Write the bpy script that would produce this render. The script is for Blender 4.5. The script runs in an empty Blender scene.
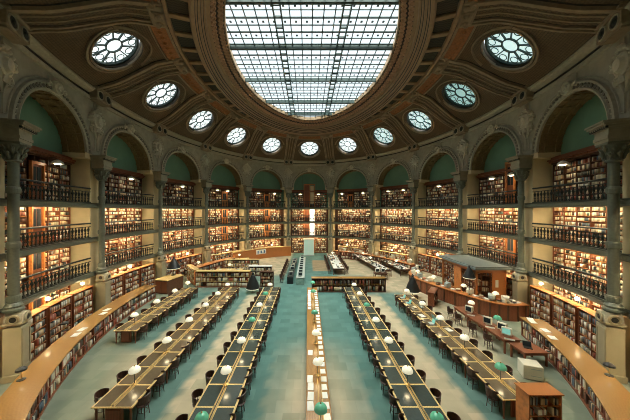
import bpy, math, random
import numpy as np
from mathutils import Vector, Matrix

random.seed(7); RNG = np.random.default_rng(7)
SC = bpy.context.scene
COL = SC.collection
PI = math.pi
HC = 7.5                      # eye height above the hall floor

# ---------------------------------------------------------------- camera
cd = bpy.data.cameras.new('camera'); cam = bpy.data.objects.new('camera', cd); COL.objects.link(cam)
cam.location = (0, 0, HC); cam.rotation_euler = (PI/2, 0, 0)
cd.sensor_width = 36.0; cd.lens = 251.0/630*36.0
cd.shift_x = 7.0/630; cd.shift_y = 0.001
cd.clip_start = 0.05; cd.clip_end = 300
SC.camera = cam

# ---------------------------------------------------------------- world, light, exposure
w = bpy.data.worlds.new('world'); SC.world = w; w.use_nodes = True
bg = w.node_tree.nodes['Background']; bg.inputs[0].default_value = (0.80, 0.90, 1.0, 1); bg.inputs[1].default_value = 1.6
SC.view_settings.view_transform = 'Standard'; SC.view_settings.look = 'None'
SC.view_settings.gamma = 1; SC.view_settings.use_curve_mapping = False
SC.view_settings.exposure = 0.0
SC.cycles.filter_width = 1.0
sun = bpy.data.lights.new('daylight', 'SUN'); sun.energy = 41.0; sun.angle = math.radians(95); sun.color = (1, .97, .88)
sno = bpy.data.objects.new('daylight', sun); COL.objects.link(sno); sno.location = (0, 22, 30)
SKY_E = 1.5        # daylight in the glass roof
GAL_E = 90.0       # lamps under the galleries
LAMP_E = 18.0      # table lamps
WARM = (1.0, 0.72, 0.40)

# ---------------------------------------------------------------- materials
def mat(name, col, rough=0.6, metal=0.0, emit=None, es=0.0, var=0.0, scale=8.0, spec=None, bump=0.0, coat=0.0, trans=0.0):
    m = bpy.data.materials.new(name); m.use_nodes = True
    nt = m.node_tree; b = nt.nodes['Principled BSDF']
    c = (col[0], col[1], col[2], 1)
    b.inputs['Base Color'].default_value = c
    b.inputs['Roughness'].default_value = rough; b.inputs['Metallic'].default_value = metal
    if spec is not None: b.inputs['Specular IOR Level'].default_value = spec
    if coat: b.inputs['Coat Weight'].default_value = coat; b.inputs['Coat Roughness'].default_value = 0.08
    if trans: b.inputs['Transmission Weight'].default_value = trans
    if emit: b.inputs['Emission Color'].default_value = (*emit, 1); b.inputs['Emission Strength'].default_value = es
    if var or bump:
        tc = nt.nodes.new('ShaderNodeTexCoord'); n = nt.nodes.new('ShaderNodeTexNoise')
        n.inputs['Scale'].default_value = scale; n.inputs['Detail'].default_value = 3
        nt.links.new(tc.outputs['Object'], n.inputs['Vector'])
        if var:
            mx = nt.nodes.new('ShaderNodeMix'); mx.data_type = 'RGBA'
            mx.inputs[6].default_value = tuple(max(0, x*(1-var)) for x in col)+(1,)
            mx.inputs[7].default_value = tuple(min(1, x*(1+var)) for x in col)+(1,)
            nt.links.new(n.outputs['Fac'], mx.inputs[0]); nt.links.new(mx.outputs[2], b.inputs['Base Color'])
        if bump:
            bp = nt.nodes.new('ShaderNodeBump'); bp.inputs['Strength'].default_value = bump
            nt.links.new(n.outputs['Fac'], bp.inputs['Height']); nt.links.new(bp.outputs['Normal'], b.inputs['Normal'])
    return m

def wood(name, col, rough=0.4, ring=6.0, coat=0.0):
    m = mat(name, col, rough, coat=coat); nt = m.node_tree; b = nt.nodes['Principled BSDF']
    tc = nt.nodes.new('ShaderNodeTexCoord'); wv = nt.nodes.new('ShaderNodeTexWave')
    wv.inputs['Scale'].default_value = ring; wv.inputs['Distortion'].default_value = 4; wv.inputs['Detail'].default_value = 2
    nt.links.new(tc.outputs['Object'], wv.inputs['Vector'])
    mx = nt.nodes.new('ShaderNodeMix'); mx.data_type = 'RGBA'
    mx.inputs[6].default_value = tuple(x*0.78 for x in col)+(1,); mx.inputs[7].default_value = tuple(min(1, x*1.15) for x in col)+(1,)
    nt.links.new(wv.outputs['Fac'], mx.inputs[0]); nt.links.new(mx.outputs[2], b.inputs['Base Color'])
    return m

def vcol(name, rough=0.6):
    m = bpy.data.materials.new(name); m.use_nodes = True; nt = m.node_tree; b = nt.nodes['Principled BSDF']
    a = nt.nodes.new('ShaderNodeAttribute'); a.attribute_name = 'tint'
    nt.links.new(a.outputs['Color'], b.inputs['Base Color']); b.inputs['Roughness'].default_value = rough
    return m

M = dict(
 stone=mat('carved_stone', (.20,.185,.14), .75, var=.35, scale=3, bump=.25),
 stone2=mat('stone_moulding', (.42,.40,.30), .7, var=.25, scale=6, bump=.2),
 stone_pale=mat('pale_stone', (.40,.355,.22), .65, var=.15, scale=2),
 cream=mat('cream_plaster', (.70,.58,.34), .7, var=.1, scale=2),
 green=mat('green_painted_plaster', (.15,.30,.20), .75, var=.15, scale=1.2),
 vault=mat('vault_mosaic', (.24,.165,.075), .6, var=.5, scale=9, bump=.3),
 iron=mat('grey_green_iron', (.17,.19,.145), .45, metal=.25, var=.25, scale=10),
 iron_dark=mat('dark_iron', (.035,.045,.04), .45, metal=.4),
 iron_slab=mat('painted_iron_gallery_edge', (.10,.115,.09), .55, var=.2),
 dome=None, rib=mat('dome_rib', (.29,.23,.15), .6, var=.35, scale=5, bump=.2),
 dark=mat('shadow_gap_bronze', (.03,.028,.022), .6),  # near-black: painted shade in moulding gaps; also vent grilles and table gutter
 copper=mat('gilt_copper_relief', (.30,.13,.05), .45, metal=.35, var=.6, scale=7, bump=.6),
 ringstripe=mat('ring_moulding', (.36,.25,.15), .5, var=.3, scale=4),
 guil=None, wood_red=wood('red_brown_wood', (.24,.075,.030), .4),
 wood_dk=wood('dark_wood', (.11,.045,.022), .45), wood_or=wood('orange_wood', (.56,.20,.055), .35),
 wood_gold=wood('golden_oak_top', (.39,.205,.06), .26, coat=.3), wood_edge=wood('light_oak_edge', (.80,.56,.22), .35),
 leather=mat('dark_leather_inlay', (.055,.070,.060), .24, var=.2, spec=.6, coat=.35),
 leather_br=mat('brown_leather_inlay', (.15,.11,.065), .24, var=.2, spec=.6, coat=.35),
 chair=wood('chair_wood', (.07,.03,.018), .4), steel=mat('chrome', (.6,.6,.55), .25, metal=.9),
 brass=mat('brass', (.55,.36,.12), .3, metal=.8),
 globe_w=mat('white_glass_shade', (.9,.9,.75), .3, emit=(1,.93,.66), es=.55),
 globe_g=mat('green_glass_shade', (.10,.46,.27), .22, emit=(.35,.85,.5), es=.12),
 glow=mat('lamp_glow', (1,.9,.7), .5, emit=(1,.78,.45), es=LAMP_E),
 strip=mat('gallery_lamp_glow', (1,.9,.7), .5, emit=(1,.80,.50), es=GAL_E),
 wlamp=mat('wall_lamp_glow', (1,.9,.7), .5, emit=(1,.80,.50), es=30),
 black=mat('black_metal', (.018,.02,.02), .35), black_in=mat('white_enamel', (.9,.85,.7), .5),
 white=mat('white_paper', (.85,.83,.74), .7), grey=mat('grey_plastic', (.42,.47,.43), .5),
 cream_pl=mat('cream_plastic', (.74,.70,.55), .5), screen=mat('dark_screen', (.03,.04,.045), .15),
 screen_on=mat('lit_screen', (.1,.4,.35), .3, emit=(.35,.75,.62), es=.5),
 blue=mat('blue_cloth', (.08,.16,.3), .8), red=mat('red_cloth', (.4,.05,.03), .8),
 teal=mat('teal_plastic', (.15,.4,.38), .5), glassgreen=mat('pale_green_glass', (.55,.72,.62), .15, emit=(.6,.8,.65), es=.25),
 lead=mat('skylight_iron', (.03,.06,.055), .5), slate=mat('grey_zinc_roof', (.17,.20,.18), .55, var=.15),
 book=vcol('book_spines'),
 sky_pane=None, oc_w=mat('oculus_glass_white', (.8,.9,.9), .4, emit=(.90,1,1), es=1.25),
 oc_t=mat('oculus_glass_teal', (.4,.6,.6), .4, emit=(.42,.70,.66), es=.62),
 oc_m=mat('oculus_glass_mid', (.6,.8,.8), .4, emit=(.65,.88,.86), es=.95),
 door_day=mat('daylit_door_glass', (.8,.85,.8), .4, emit=(.95,1,.85), es=1.3),
)

def tex_mat(name, kind, c1, c2, rough=.6, scale=6.0, bump=.3, coords='Object'):
    m = mat(name, c1, rough); nt = m.node_tree; b = nt.nodes['Principled BSDF']
    tc = nt.nodes.new('ShaderNodeTexCoord')
    uv = nt.nodes.new('ShaderNodeUVMap') if coords == 'UV' else None
    src = uv.outputs['UV'] if uv else tc.outputs['Object']
    if kind == 'brick':
        t = nt.nodes.new('ShaderNodeTexBrick'); t.inputs['Color1'].default_value = (*c1,1); t.inputs['Color2'].default_value = (*[x*.8 for x in c1],1)
        t.inputs['Mortar'].default_value = (*c2,1); t.inputs['Scale'].default_value = scale; t.inputs['Mortar Size'].default_value = .03
        t.inputs['Brick Width'].default_value = .4; t.inputs['Row Height'].default_value = .3
        nt.links.new(src, t.inputs['Vector']); nt.links.new(t.outputs['Color'], b.inputs['Base Color'])
    elif kind == 'vor':
        t = nt.nodes.new('ShaderNodeTexVoronoi'); t.feature = 'F1'; t.inputs['Scale'].default_value = scale
        r = nt.nodes.new('ShaderNodeValToRGB'); r.color_ramp.elements[0].color = (*c1,1); r.color_ramp.elements[1].color = (*c2,1)
        r.color_ramp.elements[0].position = .15; r.color_ramp.elements[1].position = .55
        nt.links.new(src, t.inputs['Vector']); nt.links.new(t.outputs['Distance'], r.inputs['Fac']); nt.links.new(r.outputs['Color'], b.inputs['Base Color'])
        bp = nt.nodes.new('ShaderNodeBump'); bp.inputs['Strength'].default_value = bump; bp.invert = True
        nt.links.new(t.outputs['Distance'], bp.inputs['Height']); nt.links.new(bp.outputs['Normal'], b.inputs['Normal'])
    elif kind == 'check':
        t = nt.nodes.new('ShaderNodeTexChecker'); t.inputs['Color1'].default_value = (*c1,1); t.inputs['Color2'].default_value = (*c2,1); t.inputs['Scale'].default_value = scale
        nt.links.new(src, t.inputs['Vector']); nt.links.new(t.outputs['Color'], b.inputs['Base Color'])
    return m
M['dome'] = tex_mat('dome_scale_tiles', 'brick', (.15,.105,.058), (.05,.038,.024), .65, 2.2, coords='UV')
M['guil'] = tex_mat('guilloche_band', 'vor', (.16,.08,.045), (.02,.012,.01), .5, 3.0, .8, coords='UV')
M['grille'] = tex_mat('dark_lattice_coffer', 'check', (.045,.045,.03), (.012,.014,.012), .6, 9.0, coords='UV')
M['reliefstone'] = mat('relief_stone', (.40,.38,.285), .75, var=.3, scale=2.2, bump=.5)
M['ornament'] = mat('ornament_stone', (.58,.55,.42), .6, var=.2)
M['knot'] = mat('guilloche_relief', (.50,.31,.19), .5, var=.3)
M['impost'] = mat('impost_stone', (.33,.31,.22), .6, var=.25, scale=5)

def carpet():
    m = mat('carpet', (.3,.3,.25), .95); nt = m.node_tree; b = nt.nodes['Principled BSDF']
    tc = nt.nodes.new('ShaderNodeTexCoord'); at = nt.nodes.new('ShaderNodeAttribute'); at.attribute_name = 'tint'
    br = nt.nodes.new('ShaderNodeTexBrick'); br.inputs['Scale'].default_value = 1.0; br.offset = .5
    br.inputs['Brick Width'].default_value = .62; br.inputs['Row Height'].default_value = .62; br.inputs['Mortar Size'].default_value = .004
    br.inputs['Color1'].default_value = (1,1,1,1); br.inputs['Color2'].default_value = (.72,.78,.76,1); br.inputs['Mortar'].default_value = (.8,.8,.8,1)
    nt.links.new(tc.outputs['Object'], br.inputs['Vector'])
    n = nt.nodes.new('ShaderNodeTexNoise'); n.inputs['Scale'].default_value = 1.3; n.inputs['Detail'].default_value = 4
    nt.links.new(tc.outputs['Object'], n.inputs['Vector'])
    mr = nt.nodes.new('ShaderNodeMapRange'); mr.inputs['To Min'].default_value = .8; mr.inputs['To Max'].default_value = 1.2
    nt.links.new(n.outputs['Fac'], mr.inputs['Value'])
    m1 = nt.nodes.new('ShaderNodeMix'); m1.data_type = 'RGBA'; m1.blend_type = 'MULTIPLY'; m1.inputs[0].default_value = 1
    nt.links.new(at.outputs['Color'], m1.inputs[6]); nt.links.new(br.outputs['Color'], m1.inputs[7])
    m2 = nt.nodes.new('ShaderNodeVectorMath'); m2.operation = 'SCALE'
    nt.links.new(m1.outputs[2], m2.inputs[0]); nt.links.new(mr.outputs['Result'], m2.inputs['Scale'])
    nt.links.new(m2.outputs[0], b.inputs['Base Color'])
    return m
M['carpet'] = carpet()

def skypane():
    m = mat('skylight_glass', (.8,.85,.85), .4); nt = m.node_tree
    e = nt.nodes.new('ShaderNodeEmission'); e.inputs[0].default_value = (.90,1,.98,1); e.inputs[1].default_value = SKY_E
    t = nt.nodes.new('ShaderNodeBsdfTransparent'); t.inputs[0].default_value = (.8,.85,.84,1)
    mx = nt.nodes.new('ShaderNodeMixShader'); mx.inputs[0].default_value = .3
    nt.links.new(e.outputs[0], mx.inputs[2]); nt.links.new(t.outputs[0], mx.inputs[1])
    nt.links.new(mx.outputs[0], nt.nodes['Material Output'].inputs[0])
    return m
M['sky_pane'] = skypane()

# ---------------------------------------------------------------- the oval plan
A, B, X0, ZC = 21.85, 15.9, 0.25, 21.9
_t = np.linspace(-PI, PI, 7201)
_ex, _ey = B*np.sin(_t), A*np.cos(_t)
_s = np.concatenate([[0], np.cumsum(np.hypot(np.diff(_ex), np.diff(_ey)))]); _s -= _s[3600]
BAY = (_s[-1]-_s[0])/16
def T(u):
    u = ((u+8) % 16)-8
    return float(np.interp(u*BAY, _s, _t))
_TC = {}
def TO(u, off):                 # equal bays along each inner parallel curve as well
    k = round(off, 2)
    if k >= 0: return T(u)
    if k not in _TC:
        nx, ny = _ex/B**2, _ey/A**2; n = np.hypot(nx, ny); x, y = _ex+nx/n*k, _ey+ny/n*k
        s = np.concatenate([[0], np.cumsum(np.hypot(np.diff(x), np.diff(y)))]); s -= s[3600]; _TC[k] = s
    s = _TC[k]; u = ((u+8) % 16)-8
    return float(np.interp(u*(s[-1]-s[0])/16, s, _t))
def P(u, off=0.0, h=0.0):
    t = TO(u, off); x, y = B*math.sin(t), A*math.cos(t)
    nx, ny = x/B**2, y/A**2; n = math.hypot(nx, ny); nx /= n; ny /= n
    return Vector((X0+x+nx*off, ZC+y+ny*off, h))
def FR(u, off=0.0, h=0.0):      # frame: x along the wall to the right, y outward, z up
    t = TO(u, off); x, y = B*math.sin(t), A*math.cos(t)
    nx, ny = x/B**2, y/A**2
    ang = math.atan2(-nx, ny)
    return Matrix.Translation(P(u, off, h)) @ Matrix.Rotation(ang, 4, 'Z')
def du(s, off=0.0, u=0.0):      # metres along the wall at offset -> bay units
    d = .02; L = (P(u+d, off)-P(u-d, off)).length/(2*d)
    return s/L

# ---------------------------------------------------------------- mesh builder
class MB:
    def __init__(s): s.v = []; s.f = []; s.uv = {}; s.c = []
    def add(s, vs, fs, Mx=None):
        n = len(s.v)
        s.v += [tuple(Mx @ Vector(v)) if Mx is not None else tuple(v) for v in vs]
        s.f += [tuple(i+n for i in f) for f in fs]
        return s
    def box(s, c, size, Mx=None, bev=0.0, rz=0.0):
        x, y, z = size[0]/2, size[1]/2, size[2]/2
        L = Matrix.Translation(Vector(c)) @ Matrix.Rotation(rz, 4, 'Z')
        if Mx is not None: L = Mx @ L
        if bev > 0:
            b = min(bev, x*.49, y*.49, z*.49); vs = []
            for zz, q in ((-z, 1), (-z+b, 0), (z-b, 0), (z, 1)):
                e = b if q else 0
                vs += [(-x+e+b*(1-q)*0, -y+e, zz), (x-e, -y+e, zz), (x-e, y-e, zz), (-x+e, y-e, zz)]
            fs = [(3,2,1,0), (12,13,14,15)]
            for k in range(3):
                for j in range(4): fs.append((k*4+j, k*4+(j+1)%4, k*4+4+(j+1)%4, k*4+4+j))
            return s.add(vs, fs, L)
        vs = [(-x,-y,-z),(x,-y,-z),(x,y,-z),(-x,y,-z),(-x,-y,z),(x,-y,z),(x,y,z),(-x,y,z)]
        return s.add(vs, [(3,2,1,0),(4,5,6,7),(0,1,5,4),(1,2,6,5),(2,3,7,6),(3,0,4,7)], L)
    def lathe(s, prof, n=16, Mx=None, c=(0,0,0)):
        vs = []
        for r, z in prof:
            for k in range(n):
                a = 2*PI*k/n; vs.append((c[0]+r*math.cos(a), c[1]+r*math.sin(a), c[2]+z))
        fs = []
        for j in range(len(prof)-1):
            for k in range(n):
                fs.append((j*n+k, j*n+(k+1)%n, (j+1)*n+(k+1)%n, (j+1)*n+k))
        if prof[0][0] > 1e-4: fs.append(tuple(reversed(range(n))))
        if prof[-1][0] > 1e-4: fs.append(tuple((len(prof)-1)*n+k for k in range(n)))
        return s.add(vs, fs, Mx)
    def tube(s, pts, r, n=6, Mx=None):
        pts = [Vector(p) for p in pts]; vs = []; fs = []
        for i, p in enumerate(pts):
            d = (pts[min(i+1, len(pts)-1)]-pts[max(i-1, 0)]).normalized()
            up = Vector((0,0,1)) if abs(d.z) < .9 else Vector((1,0,0))
            a = d.cross(up).normalized(); b = a.cross(d)
            rr = r[i] if isinstance(r, (list, tuple)) else r
            for k in range(n):
                q = 2*PI*k/n; vs.append(p+a*math.cos(q)*rr+b*math.sin(q)*rr)
        for i in range(len(pts)-1):
            for k in range(n): fs.append((i*n+k, (i+1)*n+k, (i+1)*n+(k+1)%n, i*n+(k+1)%n))
        fs.append(tuple(range(n))); fs.append(tuple(reversed([(len(pts)-1)*n+k for k in range(n)])))
        return s.add(vs, fs, Mx)
    def sweep(s, prof, us, close=True):          # prof: [(off,h)], swept along the oval through us
        n = len(prof); vs = [P(u, o, h) for u in us for o, h in prof]; fs = []
        m = n if close else n-1
        for i in range(len(us)-1):
            for k in range(m): fs.append((i*n+k, i*n+(k+1)%n, (i+1)*n+(k+1)%n, (i+1)*n+k))
        if close: fs.append(tuple(reversed(range(n)))); fs.append(tuple((len(us)-1)*n+k for k in range(n)))
        return s.add(vs, fs)
    def arcbox(s, u0, u1, o0, o1, h0, h1, n=6):
        return s.sweep([(o0,h0),(o1,h0),(o1,h1),(o0,h1)], [u0+(u1-u0)*k/n for k in range(n+1)])
    def build(s, name, m, parent=None, smooth=False, loc=None, uvs=None):
        me = bpy.data.meshes.new(name); vs = s.v
        if loc is not None:
            inv = loc.inverted() if isinstance(loc, Matrix) else Matrix.Translation(-Vector(loc))
            vs = [tuple(inv @ Vector(v)) for v in vs]
        me.from_pydata(vs, [], s.f)
        ms = m if isinstance(m, list) else [m]
        for x in ms: me.materials.append(x)
        if smooth: me.polygons.foreach_set('use_smooth', [True]*len(me.polygons))
        if uvs is not None:
            l = me.uv_layers.new(name='UVMap')
            idx = np.empty(len(me.loops), dtype=np.int32); me.loops.foreach_get('vertex_index', idx)
            l.data.foreach_set('uv', np.asarray(uvs, dtype=np.float32)[idx].ravel())
        me.validate(clean_customdata=False); me.update()
        o = bpy.data.objects.new(name, me); COL.objects.link(o)
        if loc is not None: o.matrix_world = loc if isinstance(loc, Matrix) else Matrix.Translation(Vector(loc))
        if parent is not None:
            o.parent = parent
        return o

def empty(name, Mx=None, label=None, cat=None, group=None):
    o = bpy.data.objects.new(name, None); COL.objects.link(o); o.empty_display_size = .1
    if Mx is not None: o.matrix_world = Mx if isinstance(Mx, Matrix) else Matrix.Translation(Vector(Mx))
    if label: tag(o, label, cat, group)
    return o
def tag(o, label, cat, group=None, kind=None):
    if label: o['label'] = label
    if cat: o['category'] = cat
    if group: o['group'] = group
    if kind: o['kind'] = kind
    return o
def struct(o): o['kind'] = 'structure'; return o
KIDS = {}
def part(name, mb, m, parent, smooth=False, label=None):     # mb in the parent's own space
    o = mb.build(name, m, None, smooth); o.parent = parent
    KIDS.setdefault(parent.name, []).append(o)
    if label: o['label'] = label
    return o
def share(name, src, parent, Mx=None):
    o = bpy.data.objects.new(name, src if isinstance(src, bpy.types.Mesh) else src.data); COL.objects.link(o); o.parent = parent
    if Mx is not None: o.matrix_local = Mx
    KIDS.setdefault(parent.name, []).append(o)
    return o
def dup(o, Mx=None, label=None, group=None, parent=None):
    c = o.copy(); COL.objects.link(c)
    if parent is not None: c.parent = parent; KIDS.setdefault(parent.name, []).append(c)
    if Mx is not None: c.matrix_world = Mx if isinstance(Mx, Matrix) else Matrix.Translation(Vector(Mx))
    if label: c['label'] = label
    if group: c['group'] = group
    for ch in KIDS.get(o.name, []): dup(ch, parent=c)
    return c
def XF(x, y, z=0, rz=0, s=1): return Matrix.Translation((x, y, z)) @ Matrix.Rotation(rz, 4, 'Z') @ Matrix.Scale(s, 4)
# ================================================================ THE SHELL
ORD = ['', 'first', 'second', 'third', 'fourth', 'fifth', 'sixth']
def bayname(i):
    if i == 0: return 'the central far arch'
    return 'the %s arch %s of centre' % (ORD[abs(i)], 'left' if i < 0 else 'right')
L1, L2, L3 = 3.1, 5.55, 8.0          # gallery floors (underside of each front edge)
SPR = HC+4.0                          # springing of the arches
R_ARCH = 2.75
CORN = HC+8.45                        # cornice level
def px(X, Y, h): return (308+X*251/Y, 211-(h-HC)*251/Y)

# floor with carpet colour zones and painted table shadows
def floor():
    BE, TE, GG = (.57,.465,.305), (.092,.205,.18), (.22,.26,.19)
    tabs = [(-10.3,14), (-6.75,8.6), (-3.2,5), (3.85,5), (7.75,8.6)]
    xs = np.arange(-19, 19.6, .25); ys = np.arange(-3, 47, .25)
    X, Y = np.meshgrid(xs, ys, indexing='ij'); n0, n1 = X.shape
    v = np.stack([X, Y, np.zeros_like(X)], -1).reshape(-1, 3)
    c = np.zeros((n0, n1, 3)); c[:] = BE
    def blend(mask, col): c[:] = c*(1-mask[..., None])+np.array(col)*mask[..., None]
    ss = lambda e0, e1, x: np.clip((x-e0)/(e1-e0), 0, 1)
    # teal centre aisles; table shadows painted into the carpet in teal; grey green rim
    blend(ss(-2.9,-2.4,X)*ss(3.6,3.1,X)*ss(10,15,Y)*.95, TE)
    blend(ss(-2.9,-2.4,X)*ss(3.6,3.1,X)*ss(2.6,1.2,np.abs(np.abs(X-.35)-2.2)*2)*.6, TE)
    blend(ss(-2.9,-2.4,X)*ss(3.6,3.1,X)*ss(11,9,Y)*.35, (.36,.36,.27))
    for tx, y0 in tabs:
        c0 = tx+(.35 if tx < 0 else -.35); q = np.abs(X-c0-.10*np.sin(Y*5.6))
        blend(ss(1.22,.98,q)*ss(y0-1.0,y0-.2,Y)*ss(23.6,22.6,Y)*.92, TE)  # shadow of each table and its chairs, put into the carpet colour
    blend(ss(21.8,22.6,Y)*ss(30,28.5,Y)*ss(-13,-11,X)*ss(7,6,X)*.85, TE)
    r = np.hypot((X-X0)/10.6, (Y-ZC)/17.2)
    blend(ss(.98,1.1,r)*ss(30,26,Y)*.9, GG)
    blend(((X > 0.6)&(X < 3.0)&(Y > 31)&(Y < 38))*.9, (.42,.29,.16))
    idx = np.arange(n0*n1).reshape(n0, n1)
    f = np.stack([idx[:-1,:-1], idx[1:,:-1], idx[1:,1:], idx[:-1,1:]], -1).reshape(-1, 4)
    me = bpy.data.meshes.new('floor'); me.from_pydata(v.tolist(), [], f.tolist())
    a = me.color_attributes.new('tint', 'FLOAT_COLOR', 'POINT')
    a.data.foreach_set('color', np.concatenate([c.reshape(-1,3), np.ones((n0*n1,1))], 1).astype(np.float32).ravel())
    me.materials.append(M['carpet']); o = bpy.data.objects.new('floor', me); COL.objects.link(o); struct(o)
floor()

# arcade wall with arched openings (front face), soffit vaults and tympana
def hole_panel(rect, hole, n_k=3):
    """ring grid between a rectangle boundary and a closed hole; both lists of equal length"""
    vs, fs = [], []; n = len(rect)
    for k in range(n_k+1):
        q = k/n_k
        for a, b in zip(hole, rect): vs.append((a[0]*(1-q)+b[0]*q, a[1]*(1-q)+b[1]*q))
    for k in range(n_k):
        for j in range(n):
            fs.append((k*n+j, k*n+(j+1)%n, (k+1)*n+(j+1)%n, (k+1)*n+j))
    return vs, fs
groups = {'wall_left': [i for i in range(-6, -2)], 'wall_far': [-2,-1,0,1,2], 'wall_right': [3,4,5,6], 'wall_near': [7,8,-7]}
TOPW = CORN+.5
for nm, bays in groups.items():
    front, sof, tymp = MB(), MB(), MB(); fuv = []
    for i in bays:
        hw = BAY/2; NA = 28
        # upper half: above springing, open polygon strip from arch curve to rectangle
        inner = [(R_ARCH*math.cos(PI*k/NA), SPR-.05+R_ARCH*math.sin(PI*k/NA)) for k in range(NA+1)]
        outer = []
        for k in range(NA+1):
            a = PI*k/NA; cx, cy = math.cos(a), math.sin(a)
            tt = min(hw/abs(cx) if abs(cx) > 1e-6 else 1e9, (TOPW-SPR)/cy if cy > 1e-6 else 1e9)
            outer.append((cx*tt, SPR+cy*tt))
        K = 4; vs = []; uv = []
        for q in range(K+1):
            for a, b in zip(inner, outer):
                t = q/K; s_, h_ = a[0]*(1-t)+b[0]*t, a[1]*(1-t)+b[1]*t
                vs.append(P(i+s_/BAY, 0, h_)); uv.append((i*BAY+s_, h_))
        n = NA+1; fs = [(q*n+k, q*n+k+1, (q+1)*n+k+1, (q+1)*n+k) for q in range(K) for k in range(NA)]
        front.add(vs, fs); fuv += uv
        # soffit
        vs = []
        D = [0, .45, .9, 1.4]
        for d in D:
            for s_, h_ in inner: vs.append(P(i+s_/BAY, d, h_))
        sof.add(vs, [(q*n+k, (q+1)*n+k, (q+1)*n+k+1, q*n+k+1) for q in range(len(D)-1) for k in range(NA)])
        for d in (.35, 1.0):           # soffit ribs
            for k in range(NA):
                a, b = inner[k], inner[k+1]
                ia = (a[0]*.975, SPR+(a[1]-SPR)*.975); ib = (b[0]*.975, SPR+(b[1]-SPR)*.975)
                q = [P(i+p[0]/BAY, dd, p[1]) for dd in (d, d+.14) for p in (a, b, ib, ia)]
                sof.add(q, [(0,1,2,3),(7,6,5,4),(3,2,6,7)])
        for k in range(2, NA-1, 2):
            a = inner[k]; c_, s_2 = a[0]/R_ARCH, (a[1]-SPR+.05)/R_ARCH
            q = [P(i+a[0]*f/BAY+ds*s_2/BAY, dd, SPR+(a[1]-SPR)*f-ds*c_) for dd in (.05, 1.36) for f, ds in ((1,-.05),(.972,-.05),(.972,.05),(1,.05))]
            sof.add(q, [(0,1,5,4),(1,2,6,5),(2,3,7,6),(0,3,2,1)])
        # tympanum (back wall) full height, and the return walls of the recess
        tymp.sweep([(1.38, L3), (1.38, SPR+R_ARCH)], [i+(-3.3+6.6*k/6)/BAY for k in range(7)], close=False)
    o = front.build(nm, M['reliefstone'], uvs=fuv); struct(o)
    o2 = sof.build('vault_soffit', M['vault'], o); o3 = tymp.build('tympanum', M['green'], o)
    # piers below the springing between the bays
    pm = MB()
    for i in bays:
        w2 = .42/BAY
        pm.sweep([(.05,0),(1.4,0),(1.4,SPR),(.05,SPR)], [i+.5-w2, i+.5+w2])
        pm.sweep([(0,SPR-.35),(1.4,SPR-.35),(1.4,SPR),(0,SPR)], [i+.5-.98/BAY, i+.5, i+.5+.98/BAY])
    pm.build('pier_wall', M['cream'], o)
    bk = MB().sweep([(1.42,0),(1.42,TOPW)], [bays[0]-.5+k*.25 for k in range(4*len(bays)+1)] if nm != 'wall_near' else [6.5+k*.25 for k in range(13)], close=False)
    bk.build('back_wall', M['wood_dk'], o)
    # archivolts
    av = MB(); av2 = MB()
    for i in bays:
        prof = [(R_ARCH-.02,.02),(R_ARCH-.02,-.12),(R_ARCH+.10,-.16),(R_ARCH+.14,-.08),(R_ARCH+.34,-.08),(R_ARCH+.38,-.17),(R_ARCH+.47,-.14),(R_ARCH+.47,.02)]
        n = len(prof); vs = []; NB = 32
        for k in range(NB+1):
            a = PI*k/NB
            for r, d in prof: vs.append(P(i+r*math.cos(a)/BAY, d, SPR+r*math.sin(a)))
        av.add(vs, [(k*n+j, (k+1)*n+j, (k+1)*n+j+1, k*n+j+1) for k in range(NB) for j in range(n-1)])
        for k in range(34):                       # beads in the archivolt
            a = PI*(k+.5)/34; F = FR(i+(R_ARCH+.24)*math.cos(a)/BAY, -.085, SPR+(R_ARCH+.24)*math.sin(a))
            av2.box((0,0,0), (.16,.1,.16), F @ Matrix.Rotation(a, 4, 'Y'))
        # sunk outline of the spandrel: raised fillets beside the arch and on the pier
        for sg in (-1, 1):
            s0 = sg*(BAY/2-.12)
            pts = [(s0, SPR+.35), (s0, CORN-.75)]
            pts2 = [(sg*(R_ARCH+.62)*math.cos(q), SPR+(R_ARCH+.62)*math.sin(q)) for q in np.linspace(.12, 1.45, 14)]
            for pl in (pts, [(s0, SPR+.35), pts2[0]], pts2, [pts2[-1], (sg*.5, CORN-.75)]):
                av.tube([P(i+p[0]/BAY, -.03, p[1]) for p in pl], .045, 4)
    av.build('archivolt', M['stone2'], o); av2.build('archivolt_beads', M['stone'], o)
    # cornice above the arcade
    us = [bays[0]-.5+k/8 for k in range(8*len(bays)+1)] if nm != 'wall_near' else [6.5+k/8 for k in range(25)]
    cz = MB().sweep([(0,CORN-.65),(-.12,CORN-.62),(-.14,CORN-.42),(-.06,CORN-.40),(-.06,CORN-.22),(-.35,CORN-.12),(-.42,CORN-.02),(-.5,CORN),(-.5,CORN+.1),(-.3,CORN+.22),(0,CORN+.3)], us, close=False)
    cz.build('cornice', M['stone2'], o)
    dk = MB().sweep([(-.02,CORN-.36),(-.12,CORN-.34),(-.12,CORN-.26),(-.02,CORN-.24)], us, close=False)  # dark strip painting the shade in the cornice recess
    dk.build('cornice_gap_shade', M['dark'], o)
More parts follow.
